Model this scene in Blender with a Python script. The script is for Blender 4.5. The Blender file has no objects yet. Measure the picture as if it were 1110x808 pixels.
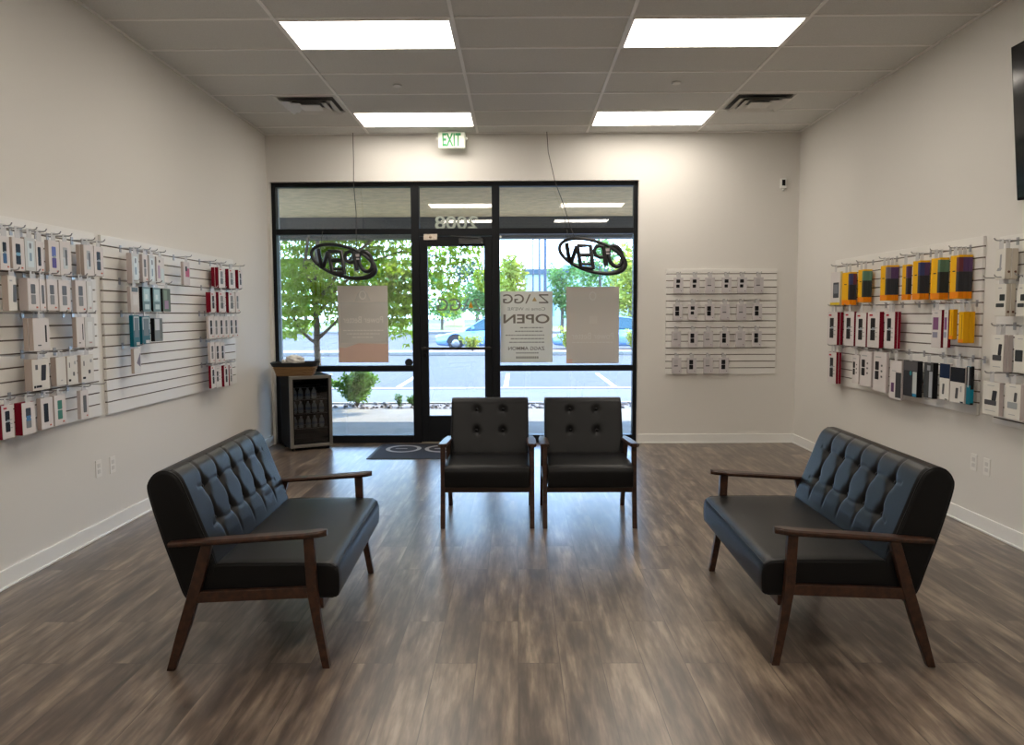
import bpy, bmesh, math, random
from mathutils import Vector, Matrix, Euler
random.seed(7)
PI = math.pi
S = bpy.context.scene
COL = S.collection

# ---------------------------------------------------------------- camera, light, exposure
def make_camera():
    pitch, yaw, roll = 0.076, -0.007, -0.0041
    F = Vector((math.sin(yaw) * math.cos(pitch), math.cos(yaw) * math.cos(pitch), -math.sin(pitch)))
    R = Vector((math.cos(yaw), -math.sin(yaw), 0)); U = R.cross(F)
    R2 = math.cos(roll) * R + math.sin(roll) * U; U2 = -math.sin(roll) * R + math.cos(roll) * U
    cd = bpy.data.cameras.new('camera'); cd.sensor_width = 36; cd.lens = 838.25 / 1110 * 36
    cd.clip_start = 0.05; cd.clip_end = 600
    co = bpy.data.objects.new('camera', cd); COL.objects.link(co)
    M = Matrix((R2, U2, -F)).transposed().to_4x4(); M.translation = Vector((0, 0, 1.4937))
    co.matrix_world = M
    S.camera = co
make_camera()
S.view_settings.view_transform = 'Standard'; S.view_settings.look = 'None'
S.view_settings.gamma = 1; S.view_settings.use_curve_mapping = False
S.view_settings.exposure = 0.42
LAMP = 9.3         # radiance of the ceiling diffusers
SKY_H, SKY_Z, SKY_S = (0.50, 0.73, 1.0), (0.27, 0.50, 1.0), 8.0
SUN_E = 9.3
def make_world():
    w = bpy.data.worlds.new('sky'); S.world = w; w.use_nodes = True
    nt = w.node_tree; N = nt.nodes; N.clear(); L = nt.links
    tc = N.new('ShaderNodeTexCoord'); sp = N.new('ShaderNodeSeparateXYZ'); L.new(tc.outputs['Generated'], sp.inputs[0])
    rp = N.new('ShaderNodeValToRGB'); L.new(sp.outputs['Z'], rp.inputs[0])
    rp.color_ramp.elements[0].position = 0.0; rp.color_ramp.elements[0].color = (*SKY_H, 1)
    rp.color_ramp.elements[1].position = 0.6; rp.color_ramp.elements[1].color = (*SKY_Z, 1)
    bg = N.new('ShaderNodeBackground'); L.new(rp.outputs[0], bg.inputs[0]); bg.inputs[1].default_value = SKY_S
    o = N.new('ShaderNodeOutputWorld'); L.new(bg.outputs[0], o.inputs[0])
    sd = bpy.data.lights.new('sun', 'SUN'); sd.energy = SUN_E; sd.angle = math.radians(0.6); sd.color = (1, .94, .82)
    so = bpy.data.objects.new('sun', sd); COL.objects.link(so)
    d = Vector((-1.05, -0.62, -1.0))    # light travels from beyond the parking lot, high up
    so.rotation_euler = d.to_track_quat('-Z', 'Y').to_euler(); so.location = (10, 20, 30)
make_world()
try:
    S.cycles.use_denoising = True
    S.cycles.max_bounces = 8; S.cycles.diffuse_bounces = 5; S.cycles.glossy_bounces = 4; S.cycles.transparent_max_bounces = 16
    S.cycles.sample_clamp_indirect = 6; S.cycles.caustics_reflective = False; S.cycles.caustics_refractive = False
except Exception:
    pass

# ---------------------------------------------------------------- room measures
XL, XR, YB, YF, H = -2.823, 3.171, 8.832, -3.6, 3.501
GX, GY = (-1.654, -0.435, 0.784, 2.004), 5.434     # ceiling grid
YG = 8.93                                          # plane of the storefront glass

# ---------------------------------------------------------------- materials
MATS = {}
def mat(name, col, rough=.5, metal=0, spec=.5, emit=None, estr=0, coat=0, bump=None, noise=None):
    if name in MATS: return MATS[name]
    m = bpy.data.materials.new(name); m.use_nodes = True; nt = m.node_tree; b = nt.nodes['Principled BSDF']
    b.inputs['Base Color'].default_value = (*col, 1); b.inputs['Roughness'].default_value = rough
    b.inputs['Metallic'].default_value = metal; b.inputs['Specular IOR Level'].default_value = spec
    b.inputs['Coat Weight'].default_value = coat
    if emit: b.inputs['Emission Color'].default_value = (*emit, 1); b.inputs['Emission Strength'].default_value = estr
    N = nt.nodes; L = nt.links
    if noise or bump:
        tc = N.new('ShaderNodeTexCoord')
    if noise:      # (scale, amount[, stretch])
        mp = N.new('ShaderNodeMapping'); L.new(tc.outputs['Object'], mp.inputs[0])
        if len(noise) > 2: mp.inputs['Scale'].default_value = noise[2]
        n = N.new('ShaderNodeTexNoise'); n.inputs['Scale'].default_value = noise[0]; n.inputs['Detail'].default_value = 4
        L.new(mp.outputs[0], n.inputs['Vector'])
        r = N.new('ShaderNodeValToRGB'); L.new(n.outputs[0], r.inputs[0])
        a = noise[1]
        r.color_ramp.elements[0].position = .3; r.color_ramp.elements[1].position = .7
        r.color_ramp.elements[0].color = (*[c * (1 - a) for c in col], 1)
        r.color_ramp.elements[1].color = (*[min(1, c * (1 + a)) for c in col], 1)
        L.new(r.outputs[0], b.inputs['Base Color'])
    if bump:       # (scale, strength)
        n2 = N.new('ShaderNodeTexNoise'); n2.inputs['Scale'].default_value = bump[0]; n2.inputs['Detail'].default_value = 3
        L.new(tc.outputs['Object'], n2.inputs['Vector'])
        bp = N.new('ShaderNodeBump'); bp.inputs['Strength'].default_value = bump[1]; bp.inputs['Distance'].default_value = .002
        L.new(n2.outputs[0], bp.inputs['Height']); L.new(bp.outputs[0], b.inputs['Normal'])
    MATS[name] = m; return m
def cm(col, rough=.45, **k):
    k.setdefault('spec', .07)
    return mat('print_%d_%d_%d' % tuple(int(c * 255) for c in col), col, rough, **k)
def glass_mat(name, tint=(1, 1, 1), refl=1.0, rough=0.0, base=0.03):
    m = bpy.data.materials.new(name); m.use_nodes = True; nt = m.node_tree; N = nt.nodes; L = nt.links; N.clear()
    o = N.new('ShaderNodeOutputMaterial'); mx = N.new('ShaderNodeMixShader'); t = N.new('ShaderNodeBsdfTransparent')
    g = N.new('ShaderNodeBsdfGlossy'); g.inputs['Roughness'].default_value = rough; t.inputs[0].default_value = (*tint, 1)
    lw = N.new('ShaderNodeFresnel'); lw.inputs['IOR'].default_value = 1.5
    ma = N.new('ShaderNodeMath'); ma.operation = 'MULTIPLY_ADD'; ma.inputs[1].default_value = refl; ma.inputs[2].default_value = base
    L.new(lw.outputs[0], ma.inputs[0]); L.new(ma.outputs[0], mx.inputs[0]); L.new(t.outputs[0], mx.inputs[1]); L.new(g.outputs[0], mx.inputs[2])
    L.new(mx.outputs[0], o.inputs[0]); return m
def floor_mat():
    m = bpy.data.materials.new('vinyl_plank'); m.use_nodes = True; nt = m.node_tree; N = nt.nodes; L = nt.links; b = N['Principled BSDF']
    tc = N.new('ShaderNodeTexCoord'); sp = N.new('ShaderNodeSeparateXYZ'); L.new(tc.outputs['Object'], sp.inputs[0])
    cb = N.new('ShaderNodeCombineXYZ'); L.new(sp.outputs['Y'], cb.inputs[0]); L.new(sp.outputs['X'], cb.inputs[1])
    br = N.new('ShaderNodeTexBrick'); L.new(cb.outputs[0], br.inputs['Vector'])
    br.inputs['Color1'].default_value = (0, 0, 0, 1); br.inputs['Color2'].default_value = (1, 1, 1, 1); br.inputs['Mortar'].default_value = (.5, .5, .5, 1)
    br.inputs['Scale'].default_value = 1; br.inputs['Brick Width'].default_value = 1.22; br.inputs['Row Height'].default_value = .178
    br.inputs['Mortar Size'].default_value = .0016; br.inputs['Mortar Smooth'].default_value = .2; br.offset = .37; br.offset_frequency = 2
    # streaks stretched along the planks, shifted for every plank
    def noise(sx, sy, det, rough, shift):
        mp = N.new('ShaderNodeMapping'); mp.inputs['Scale'].default_value = (sx, sy, 1)
        ad = N.new('ShaderNodeVectorMath'); ad.operation = 'ADD'
        sc = N.new('ShaderNodeVectorMath'); sc.operation = 'SCALE'; sc.inputs['Scale'].default_value = shift
        L.new(br.outputs['Color'], sc.inputs[0]); L.new(tc.outputs['Object'], ad.inputs[0]); L.new(sc.outputs[0], ad.inputs[1])
        L.new(ad.outputs[0], mp.inputs[0])
        n = N.new('ShaderNodeTexNoise'); n.inputs['Scale'].default_value = 1; n.inputs['Detail'].default_value = det; n.inputs['Roughness'].default_value = rough
        L.new(mp.outputs[0], n.inputs['Vector']); return n
    n1 = noise(24, 2.4, 4, .62, 7); n2 = noise(70, 5, 3, .5, 3); n3 = noise(7, 1.8, 3, .6, 11)
    def mth(op, a, b_, c=None):
        q = N.new('ShaderNodeMath'); q.operation = op
        for i, v in enumerate((a, b_, c)):
            if v is None: continue
            if isinstance(v, (int, float)): q.inputs[i].default_value = v
            else: L.new(v, q.inputs[i])
        return q.outputs[0]
    s = mth('MULTIPLY', n1.outputs[0], .56); s = mth('ADD', s, .025); s = mth('MULTIPLY_ADD', n3.outputs[0], .44, s)
    bc = N.new('ShaderNodeSeparateColor'); L.new(br.outputs['Color'], bc.inputs[0])
    s = mth('MULTIPLY_ADD', bc.outputs[0], .07, s)
    rp = N.new('ShaderNodeValToRGB'); L.new(s, rp.inputs[0]); e = rp.color_ramp.elements
    e[0].position = .38; e[0].color = (.044, .032, .026, 1); e[1].position = .70; e[1].color = (.31, .242, .18, 1)
    x = e.new(.50); x.color = (.090, .066, .051, 1); x = e.new(.60); x.color = (.170, .128, .097, 1)
    mx = N.new('ShaderNodeMix'); mx.data_type = 'RGBA'; L.new(br.outputs['Fac'], mx.inputs['Factor']); L.new(rp.outputs[0], mx.inputs[6]); mx.inputs[7].default_value = (.055, .042, .034, 1)
    L.new(mx.outputs[2], b.inputs['Base Color'])
    b.inputs['Roughness'].default_value = .30
    b.inputs['Specular IOR Level'].default_value = .85
    bp = N.new('ShaderNodeBump'); bp.inputs['Strength'].default_value = .1; bp.inputs['Distance'].default_value = .0003
    L.new(n3.outputs[0], bp.inputs['Height'])
    return m
def wood_mat(name, dark, light, axis=(2, 14, 14)):
    m = bpy.data.materials.new(name); m.use_nodes = True; nt = m.node_tree; N = nt.nodes; L = nt.links; b = N['Principled BSDF']
    tc = N.new('ShaderNodeTexCoord'); mp = N.new('ShaderNodeMapping'); mp.inputs['Scale'].default_value = axis; L.new(tc.outputs['Object'], mp.inputs[0])
    n = N.new('ShaderNodeTexNoise'); n.inputs['Scale'].default_value = 3; n.inputs['Detail'].default_value = 5; L.new(mp.outputs[0], n.inputs['Vector'])
    rp = N.new('ShaderNodeValToRGB'); L.new(n.outputs[0], rp.inputs[0]); rp.color_ramp.elements[0].position = .35; rp.color_ramp.elements[1].position = .7
    rp.color_ramp.elements[0].color = (*dark, 1); rp.color_ramp.elements[1].color = (*light, 1)
    L.new(rp.outputs[0], b.inputs['Base Color']); b.inputs['Roughness'].default_value = .33
    return m
WALL = mat('wall_paint', (.71, .69, .655), .75, bump=(180, .12), spec=.3)
TILE = mat('ceiling_tile', (.70, .70, .68), .9, noise=(160, .06), bump=(220, .5), spec=.1)
TBAR = mat('grid_white', (.90, .89, .87), .5)
WHITE = mat('white_paint', (.80, .80, .78), .4)
FRAME = mat('black_anodised', (.005, .006, .008), .42, spec=.22)
LEATHER = mat('black_leather', (.0045, .0045, .005), .36, spec=.21, bump=(420, .2))
WOOD = wood_mat('walnut', (.022, .009, .005), (.060, .023, .011))
CHROME = mat('chrome_wire', (.42, .42, .43), .36, metal=1)
STEEL = mat('brushed_steel', (.30, .285, .26), .38, metal=1, noise=(20, .1, (1, 1, 30)))
BLACK = mat('black_plastic', (.004, .004, .005), .6, spec=.12)
GLASS = glass_mat('window_glass', (.95, .96, .96), 1.9, 0.0, .015)
CGLASS = glass_mat('cooler_glass', (.66, .68, .70), 1.0)
FLOORM = floor_mat()

# ---------------------------------------------------------------- mesh helpers
class MB:
    def __init__(s): s.v = []; s.f = []; s.mi = []; s.sm = []
    def add(s, vs, fs, mi=0, smooth=False, M=None):
        n = len(s.v)
        s.v += [tuple(M @ Vector(v)) if M is not None else tuple(v) for v in vs]
        for f in fs: s.f.append([n + i for i in f]); s.mi.append(mi); s.sm.append(smooth)
        return s
    def box(s, x0, x1, y0, y1, z0, z1, mi=0, b=0, M=None):
        if x0 > x1: x0, x1 = x1, x0
        if y0 > y1: y0, y1 = y1, y0
        if z0 > z1: z0, z1 = z1, z0
        if b <= 0:
            vs = [(x, y, z) for z in (z0, z1) for y in (y0, y1) for x in (x0, x1)]
            return s.add(vs, [(0, 2, 3, 1), (4, 5, 7, 6), (0, 1, 5, 4), (2, 6, 7, 3), (0, 4, 6, 2), (1, 3, 7, 5)], mi, False, M)
        b = min(b, (x1 - x0) * .49, (y1 - y0) * .49, (z1 - z0) * .49)
        bm = bmesh.new(); bmesh.ops.create_cube(bm, size=1)
        for v in bm.verts: v.co = Vector(((x0 + x1) / 2 + v.co.x * (x1 - x0), (y0 + y1) / 2 + v.co.y * (y1 - y0), (z0 + z1) / 2 + v.co.z * (z1 - z0)))
        bmesh.ops.bevel(bm, geom=bm.edges[:], offset=b, segments=2, affect='EDGES', profile=.5)
        bm.verts.index_update()
        s.add([v.co.copy() for v in bm.verts], [[v.index for v in f.verts] for f in bm.faces], mi, False, M); bm.free(); return s
    def tube(s, pts, r, n=8, mi=0, closed=False, M=None, caps=True):
        pts = [Vector(p) for p in pts]; m = len(pts); rr = r if isinstance(r, (list, tuple)) else [r] * m
        vs = []; fs = []; ref = None
        for i, p in enumerate(pts):
            if closed: t = pts[(i + 1) % m] - pts[i - 1]
            else: t = pts[min(i + 1, m - 1)] - pts[max(i - 1, 0)]
            t.normalize()
            if ref is None:
                ref = Vector((0, 0, 1)) if abs(t.z) < .9 else Vector((1, 0, 0))
            u = ref - t * ref.dot(t)
            if u.length < 1e-5: u = t.orthogonal()
            u.normalize(); ref = u; w = t.cross(u)
            for k in range(n):
                a = 2 * PI * k / n; vs.append(p + (u * math.cos(a) + w * math.sin(a)) * rr[i])
        for i in range(m if closed else m - 1):
            j = (i + 1) % m
            for k in range(n):
                l = (k + 1) % n; fs.append((i * n + k, i * n + l, j * n + l, j * n + k))
        s.add(vs, fs, mi, True, M)
        if not closed and caps:
            s.add(vs[:n], [list(range(n))[::-1]], mi, False, M); s.add(vs[-n:], [list(range(n))], mi, False, M)
        return s
    def lathe(s, prof, n=24, mi=0, M=None, smooth=True):
        vs = []; fs = []; m = len(prof)
        for (r, z) in prof:
            for k in range(n): a = 2 * PI * k / n; vs.append((r * math.cos(a), r * math.sin(a), z))
        for i in range(m - 1):
            for k in range(n):
                l = (k + 1) % n; fs.append((i * n + k, i * n + l, (i + 1) * n + l, (i + 1) * n + k))
        s.add(vs, fs, mi, smooth, M)
        s.add(vs[:n], [list(range(n))[::-1]], mi, False, M); s.add(vs[-n:], [list(range(n))], mi, False, M); return s
    def prism(s, poly, axis, a, b, mi=0, M=None, bev=0):
        """extrude a 2D polygon; axis 'x': poly=(y,z); 'y': poly=(x,z); 'z': poly=(x,y)"""
        def P(p, t): return {'x': (t, p[0], p[1]), 'y': (p[0], t, p[1]), 'z': (p[0], p[1], t)}[axis]
        n = len(poly); vs = [P(p, a) for p in poly] + [P(p, b) for p in poly]
        fs = [list(range(n))[::-1], list(range(n, 2 * n))] + [(i, (i + 1) % n, n + (i + 1) % n, n + i) for i in range(n)]
        bm = bmesh.new(); bv = [bm.verts.new(v) for v in vs]
        for f in fs: bm.faces.new([bv[i] for i in f])
        bmesh.ops.recalc_face_normals(bm, faces=bm.faces[:])
        if bev: bmesh.ops.bevel(bm, geom=bm.edges[:], offset=bev, segments=2, affect='EDGES', profile=.5)
        bm.verts.index_update()
        s.add([v.co.copy() for v in bm.verts], [[v.index for v in f.verts] for f in bm.faces], mi, False, M); bm.free(); return s
    def build(s, name, mats, parent=None, loc=None, rot=None):
        me = bpy.data.meshes.new(name); me.from_pydata([tuple(v) for v in s.v], [], s.f)
        for m in (mats if isinstance(mats, (list, tuple)) else [mats]): me.materials.append(m)
        me.polygons.foreach_set('material_index', s.mi); me.polygons.foreach_set('use_smooth', s.sm); me.update()
        o = bpy.data.objects.new(name, me); COL.objects.link(o)
        if parent: o.parent = parent
        if loc: o.location = loc
        if rot: o.rotation_euler = rot
        return o
def tag(o, label=None, cat=None, group=None, kind=None):
    if label:
        n = len(label.split())
        if not 4 <= n <= 16: print('LABEL', n, label)
        o['label'] = label
    if cat: o['category'] = cat
    if group: o['group'] = group
    if kind: o['kind'] = kind
    return o
def thing(name, label, cat, loc=(0, 0, 0), rz=0, group=None):
    o = bpy.data.objects.new(name, None); COL.objects.link(o); o.location = loc; o.rotation_euler = (0, 0, rz)
    o.empty_display_size = .1
    return tag(o, label, cat, group)
def kids(o): return [c for c in o.children]
def copy_tree(o, parent=None):
    c = o.copy(); COL.objects.link(c)
    if parent: c.parent = parent
    for ch in kids(o): copy_tree(ch, c)
    return c
def dup(o, loc, rz, label, group=None):
    c = copy_tree(o); c.location = loc; c.rotation_euler = (0, 0, rz); tag(c, label, None, group); return c
def struct(o): o['kind'] = 'structure'; return o
def text_mesh(body, size, ext=.0006, mirror=False, bold=0, align='CENTER'):
    cu = bpy.data.curves.new('lettering', 'FONT'); cu.body = body; cu.size = size; cu.extrude = ext; cu.align_x = align; cu.align_y = 'CENTER'; cu.offset = bold
    ob = bpy.data.objects.new('lettering', cu); COL.objects.link(ob)
    bpy.context.view_layer.update()
    dg = bpy.context.evaluated_depsgraph_get(); me = bpy.data.meshes.new_from_object(ob.evaluated_get(dg))
    vs = [(-v.co.x if mirror else v.co.x, v.co.z, v.co.y) for v in me.vertices]; fs = [list(p.vertices) for p in me.polygons]
    bpy.data.objects.remove(ob); bpy.data.curves.remove(cu); bpy.data.meshes.remove(me)
    return vs, fs
def add_text(mb, body, size, x, y, z, mi=0, mirror=False, width=None, ext=.0006, bold=0, height=None):
    vs, fs = text_mesh(body, size, ext, mirror, bold)
    xs = [v[0] for v in vs]; zs = [v[2] for v in vs]
    sx = width / (max(xs) - min(xs)) if width else 1; sz = height / (max(zs) - min(zs)) if height else sx
    cx = (max(xs) + min(xs)) / 2; cz = (max(zs) + min(zs)) / 2
    mb.add([(x + (v[0] - cx) * sx, y + v[1], z + (v[2] - cz) * sz) for v in vs], fs, mi)
ORD = ['first', 'second', 'third', 'fourth', 'fifth', 'sixth', 'seventh', 'eighth', 'ninth', 'tenth', 'eleventh', 'twelfth', 'thirteenth']

# ================================================================ THE ROOM
struct(MB().box(XL - .1, XR + .1, YF - .1, 9.0, -.1, 0).build('floor', FLOORM))
struct(MB().box(XL - .1, XR + .1, YF - .1, YB + .3, H + .008, H + .12).build('ceiling', TILE))
def tbars():
    m = MB()
    for x in (GX[0] - 1.2192,) + GX:
        if XL < x < XR: m.box(x - .012, x + .012, YF, YB, H, H + .012)
    y = GY - 14 * .6096
    while y < YB - .05:
        if y > YF: m.box(XL, XR, y - .012, y + .012, H + .0015, H + .012)
        y += .6096
    # wall angle all around
    m.box(XL, XL + .022, YF, YB, H, H + .012); m.box(XR - .022, XR, YF, YB, H, H + .012); m.box(XL, XR, YB - .022, YB, H, H + .012)
    struct(m.build('trim_1', TBAR))
tbars()
struct(MB().box(XL - .12, XL, YF - .1, YB + .3, 0, H + .1).build('wall_left', WALL))
struct(MB().box(XR, XR + .12, YF - .1, YB + .3, 0, H + .1).build('wall_right', WALL))
struct(MB().box(XL - .1, XR + .1, YF - .12, YF, 0, H + .1).build('wall_back', WALL))
WX0, WX1, WZ = -2.79, 1.372, 2.985
struct(MB().box(XL, WX0, YB, YB + .26, 0, H).box(WX0, WX1, YB, YB + .26, WZ, H).box(WX1, XR, YB, YB + .26, 0, H).build('wall_front', WALL))
def baseboards():
    for nm, (x0, x1, y0, y1) in {'baseboard_left': (XL, XL + .014, YF, YB), 'baseboard_right': (XR - .014, XR, YF, YB), 'baseboard_front': (WX1 + .0, XR - .014, YB - .014, YB)}.items():
        m = MB().box(x0, x1, y0, y1, 0, .105, 0, .003)
        if nm == 'baseboard_left': m.box(x0, x1 + .008, y0, y1, 0, .014, 0, .003)
        if nm == 'baseboard_right': m.box(x0 - .008, x1, y0, y1, 0, .014, 0, .003)
        if nm == 'baseboard_front': m.box(x0, x1, y0 - .008, y1, 0, .014, 0, .003)
        struct(m.build(nm, WHITE))
baseboards()

# storefront (black aluminium): outer frame, transom bar, mullions, low rails, each bay a window of its own
def storefront():
    y0, y1 = 8.89, 8.99
    L0, R0_ = -2.79, 1.372
    mA, mB, mC, mD = -1.205, -1.112, -.285, -.198
    top, tr0, tr1, rl0, rl1, sill = 2.935, 2.40, 2.465, .832, .90, .09
    z = lambda v: v
    def bar(m, x0, x1, z0, z1): m.box(x0, x1, y0, y1, z0, z1, 0, .003)
    f = MB()
    bar(f, L0, L0 + .045, 0, WZ); bar(f, R0_ - .045, R0_, 0, WZ)
    bar(f, L0 + .045, R0_ - .045, top, WZ)
    bar(f, mA, mB, 0, top); bar(f, mC, mD, 0, top)
    struct(f.build('trim_2', FRAME))
    bays = [(1, L0 + .045, mA), (2, mD, R0_ - .045)]
    gy0, gy1 = 8.935, 8.947
    n = 1
    for _, a, b in bays:
        w = MB(); bar(w, a, b, tr0, tr1); bar(w, a, b, rl0, rl1); bar(w, a, b, 0, sill)
        o = struct(w.build('window_%d' % n, FRAME)); n += 1
        for (za, zb) in ((tr1, top), (rl1, tr0), (sill, rl0)):
            MB().box(a, b, gy0, gy1, za, zb).build('pane', GLASS, o)
    w = MB(); bar(w, mB, mC, tr0 - .02, tr1)
    o = struct(w.build('window_%d' % n, FRAME)); MB().box(mB, mC, gy0, gy1, tr1, top).build('pane', GLASS, o)
    # the door
    a, b = mB + .0015, mC - .0015
    d = MB(); s = .088
    d.box(a, a + s, 8.90, 8.96, .012, 2.375, 0, .003); d.box(b - s, b, 8.90, 8.96, .012, 2.375, 0, .003)
    d.box(a + s, b - s, 8.90, 8.96, .012, .315, 0, .003); d.box(a + s, b - s, 8.90, 8.96, 2.265, 2.375, 0, .003)
    do = struct(d.build('door_1', FRAME))
    MB().box(a + s, b - s, 8.925, 8.937, .315, 2.265).build('pane', GLASS, do)
    p = MB().box(a + .01, b - .01, 8.845, 8.862, 1.085, 1.112, 0, .004)
    p.box(a + .03, a + .055, 8.86, 8.90, 1.08, 1.117, 0, .003).box(b - .055, b - .03, 8.86, 8.90, 1.08, 1.117, 0, .003)
    p.build('push_bar', mat('dark_bronze', (.03, .028, .026), .3, metal=.6), do)
    MB().tube([(a + .05, 8.862, 1.02), (a + .05, 8.852, 1.02)], .02, 12).tube([(a + .05, 8.90, 1.02), (a + .05, 8.862, 1.02)], .024, 14).build('lock', BLACK, do)
    c = MB().box(-.66, -.38, 8.835, 8.90, 2.285, 2.345, 0, .006).box(-.44, -.41, 8.82, 8.885, 2.345, 2.362, 0, .003)
    c.add([(-.425, 8.83, 2.352), (-.425, 8.85, 2.352), (-.75, 8.80, 2.366), (-.75, 8.78, 2.366), (-.425, 8.83, 2.360), (-.425, 8.85, 2.360), (-.75, 8.80, 2.374), (-.75, 8.78, 2.374)],
          [(0, 1, 2, 3), (7, 6, 5, 4), (0, 4, 5, 1), (1, 5, 6, 2), (2, 6, 7, 3), (3, 7, 4, 0)])
    c.build('door_closer', mat('closer_grey', (.045, .045, .045), .4), do)
    MB().box(a, b, 8.86, 8.99, 0, .012, 0, .003).build('threshold', mat('threshold_metal', (.30, .27, .22), .4, metal=.8), do)
storefront()

# ---------------------------------------------------------------- ceiling fittings
def lights():
    em = mat('diffuser', (.9, .88, .84), .6, emit=(1, .915, .80), estr=LAMP)
    rows = ['nearest the storefront', 'second from the storefront', 'third from the storefront', 'fourth from the storefront', 'fifth from the storefront']
    first = None
    for r in range(5):
        y0 = GY + 4 * .6096 - r * 4 * .6096
        for c, side in ((0, 'left'), (2, 'right')):
            lab = 'flat white recessed ceiling light panel in %s column, %s' % (side, rows[r])
            loc = (GX[c] + .6096, y0 + .3048, H)
            if first is None:
                first = thing('ceiling_light', lab, 'ceiling light', loc, 0, 'recessed ceiling light panels')
                w, d = .5975, .2928
                f = MB(); t = .016
                f.box(-w, w, -d, -d + t, -.004, .012).box(-w, w, d - t, d, -.004, .012).box(-w, -w + t, -d + t, d - t, -.004, .012).box(w - t, w, -d + t, d - t, -.004, .012)
                f.build('light_frame', TBAR, first)
                MB().box(-w + t, w - t, -d + t, d - t, -.001, .006).build('diffuser', em, first)
            else: dup(first, loc, 0, lab, 'recessed ceiling light panels')
lights()
def vents():
    vm = mat('vent_white', (.72, .71, .68), .45); dk = mat('duct_dark', (.13, .13, .13), .8)
    first = None
    for x, lab in ((GX[0] - .305, 'square white ceiling air diffuser over the left side of the room'), (GX[3] + .305, 'square white ceiling air diffuser over the right side of the room')):
        loc = (x, GY + 3.5 * .6096, H)
        if first: dup(first, loc, 0, lab, 'ceiling air diffusers'); continue
        first = t = thing('ceiling_vent', lab, 'air vent', loc, 0, 'ceiling air diffusers')
        h = .292
        m = MB()
        for a, w, z in ((h, .026, -.004),): m.box(-a, a, -a, -a + w, z, .004).box(-a, a, a - w, a, z, .004).box(-a, -a + w, -a + w, a - w, z, .004).box(a - w, a, -a + w, a - w, z, .004)
        m.build('vent_frame', vm, t)
        MB().box(-.25, .25, -.25, .25, .002, .0065).build('duct_opening', dk, t)
        for k, (a0, a1) in enumerate(((.246, .165), (.178, .105))):     # stepped cones
            v = []; fs = []
            for (q, z) in ((a0, -.034), (a1, -.002), (a1 - .004, -.004), (a0 - .004, -.036)):
                v += [(-q, -q, z), (q, -q, z), (q, q, z), (-q, q, z)]
            for r_ in range(3):
                for i in range(4): fs.append((r_ * 4 + i, r_ * 4 + (i + 1) % 4, r_ * 4 + 4 + (i + 1) % 4, r_ * 4 + 4 + i))
            MB().add(v, fs).build('vent_cone', vm, t)
        MB().box(-.10, .10, -.10, .10, -.036, -.030, 0, .001).build('vent_centre', vm, t)
vents()
for x, y, lab in ((-1.05, 6.98, 'small white round sprinkler cover on the ceiling, left of the middle'), (1.40, 6.95, 'small white round sprinkler cover on the ceiling, right of the middle')):
    o = MB().lathe([(.036, 0), (.04, -.002), (.04, -.008), (.032, -.012), (.0, -.0125)][:4]).build('sprinkler_cover', WHITE, None, (x, y, H + .004)); tag(o, lab, 'sprinkler', 'ceiling sprinkler covers')

def exit_sign():
    t = thing('exit_sign', 'small white exit sign with green letters hung above the door', 'exit sign', (-.715, 8.70, 3.315))
    MB().box(-.15, .15, -.022, .022, 0, .178, 0, .012).build('sign_housing', mat('exit_white', (.80, .80, .72), .4, emit=(.75, .9, .65), estr=.12), t)
    m = MB(); add_text(m, 'EXIT', .16, 0, -.0235, .092, 0, False, .205, .0012, .004, .142)
    m.build('exit_lettering', mat('exit_green', (.02, .30, .09), .4, emit=(.03, .5, .12), estr=.06), t)
    MB().box(-.06, .06, -.02, .02, .176, .19, 0, .002).build('mounting_canopy', WHITE, t)
    for s in (-1, 1): MB().tube([(s * .145, 0, .105), (s * .172, -.004, .108)], .012, 10).build('end_knob', WHITE, t)
exit_sign()
def seccam():
    t = thing('security_camera', 'small white security camera with black lens high in the back right corner', 'security camera', (2.985, YB - .001, 2.86))
    MB().box(-.034, .034, -.03, 0, .02, .135, 0, .01).build('camera_body', WHITE, t)
    MB().box(-.018, .018, -.036, -.029, .05, .115, 0, .006).build('lens_window', BLACK, t)
    MB().tube([(0, -.012, .02), (0, -.014, .0)], .012, 10).build('stand', WHITE, t)
seccam()
def outlets():
    k = 0
    for side, x, rz, its in (('left', XL, PI / 2, ((5.12, .465, 0), (5.30, .457, 1))), ('right', XR, -PI / 2, ((5.33, .452, 0), (5.18, .447, 1)))):
        for (y, z, typ) in its:
            which = 'nearer the camera' if (side == 'left') == (typ == 0) else 'farther from the camera'
            lab = ('white wall outlet plate low on the %s wall, %s one of two' % (side, which))
            t = thing('wall_outlet', lab, 'wall outlet', (x, y, z - .058), rz, 'wall outlets')
            MB().box(-.036, .036, -.006, 0, 0, .116, 0, .002).build('cover_plate', mat('plate_white', (.78, .76, .72), .35), t)
            for zz in (.038, .078):
                MB().box(-.017, .017, -.008, -.0055, zz - .014, zz + .014, 0, .003).build('socket', mat('socket_ivory', (.62, .60, .57), .4), t)
outlets()

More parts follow.
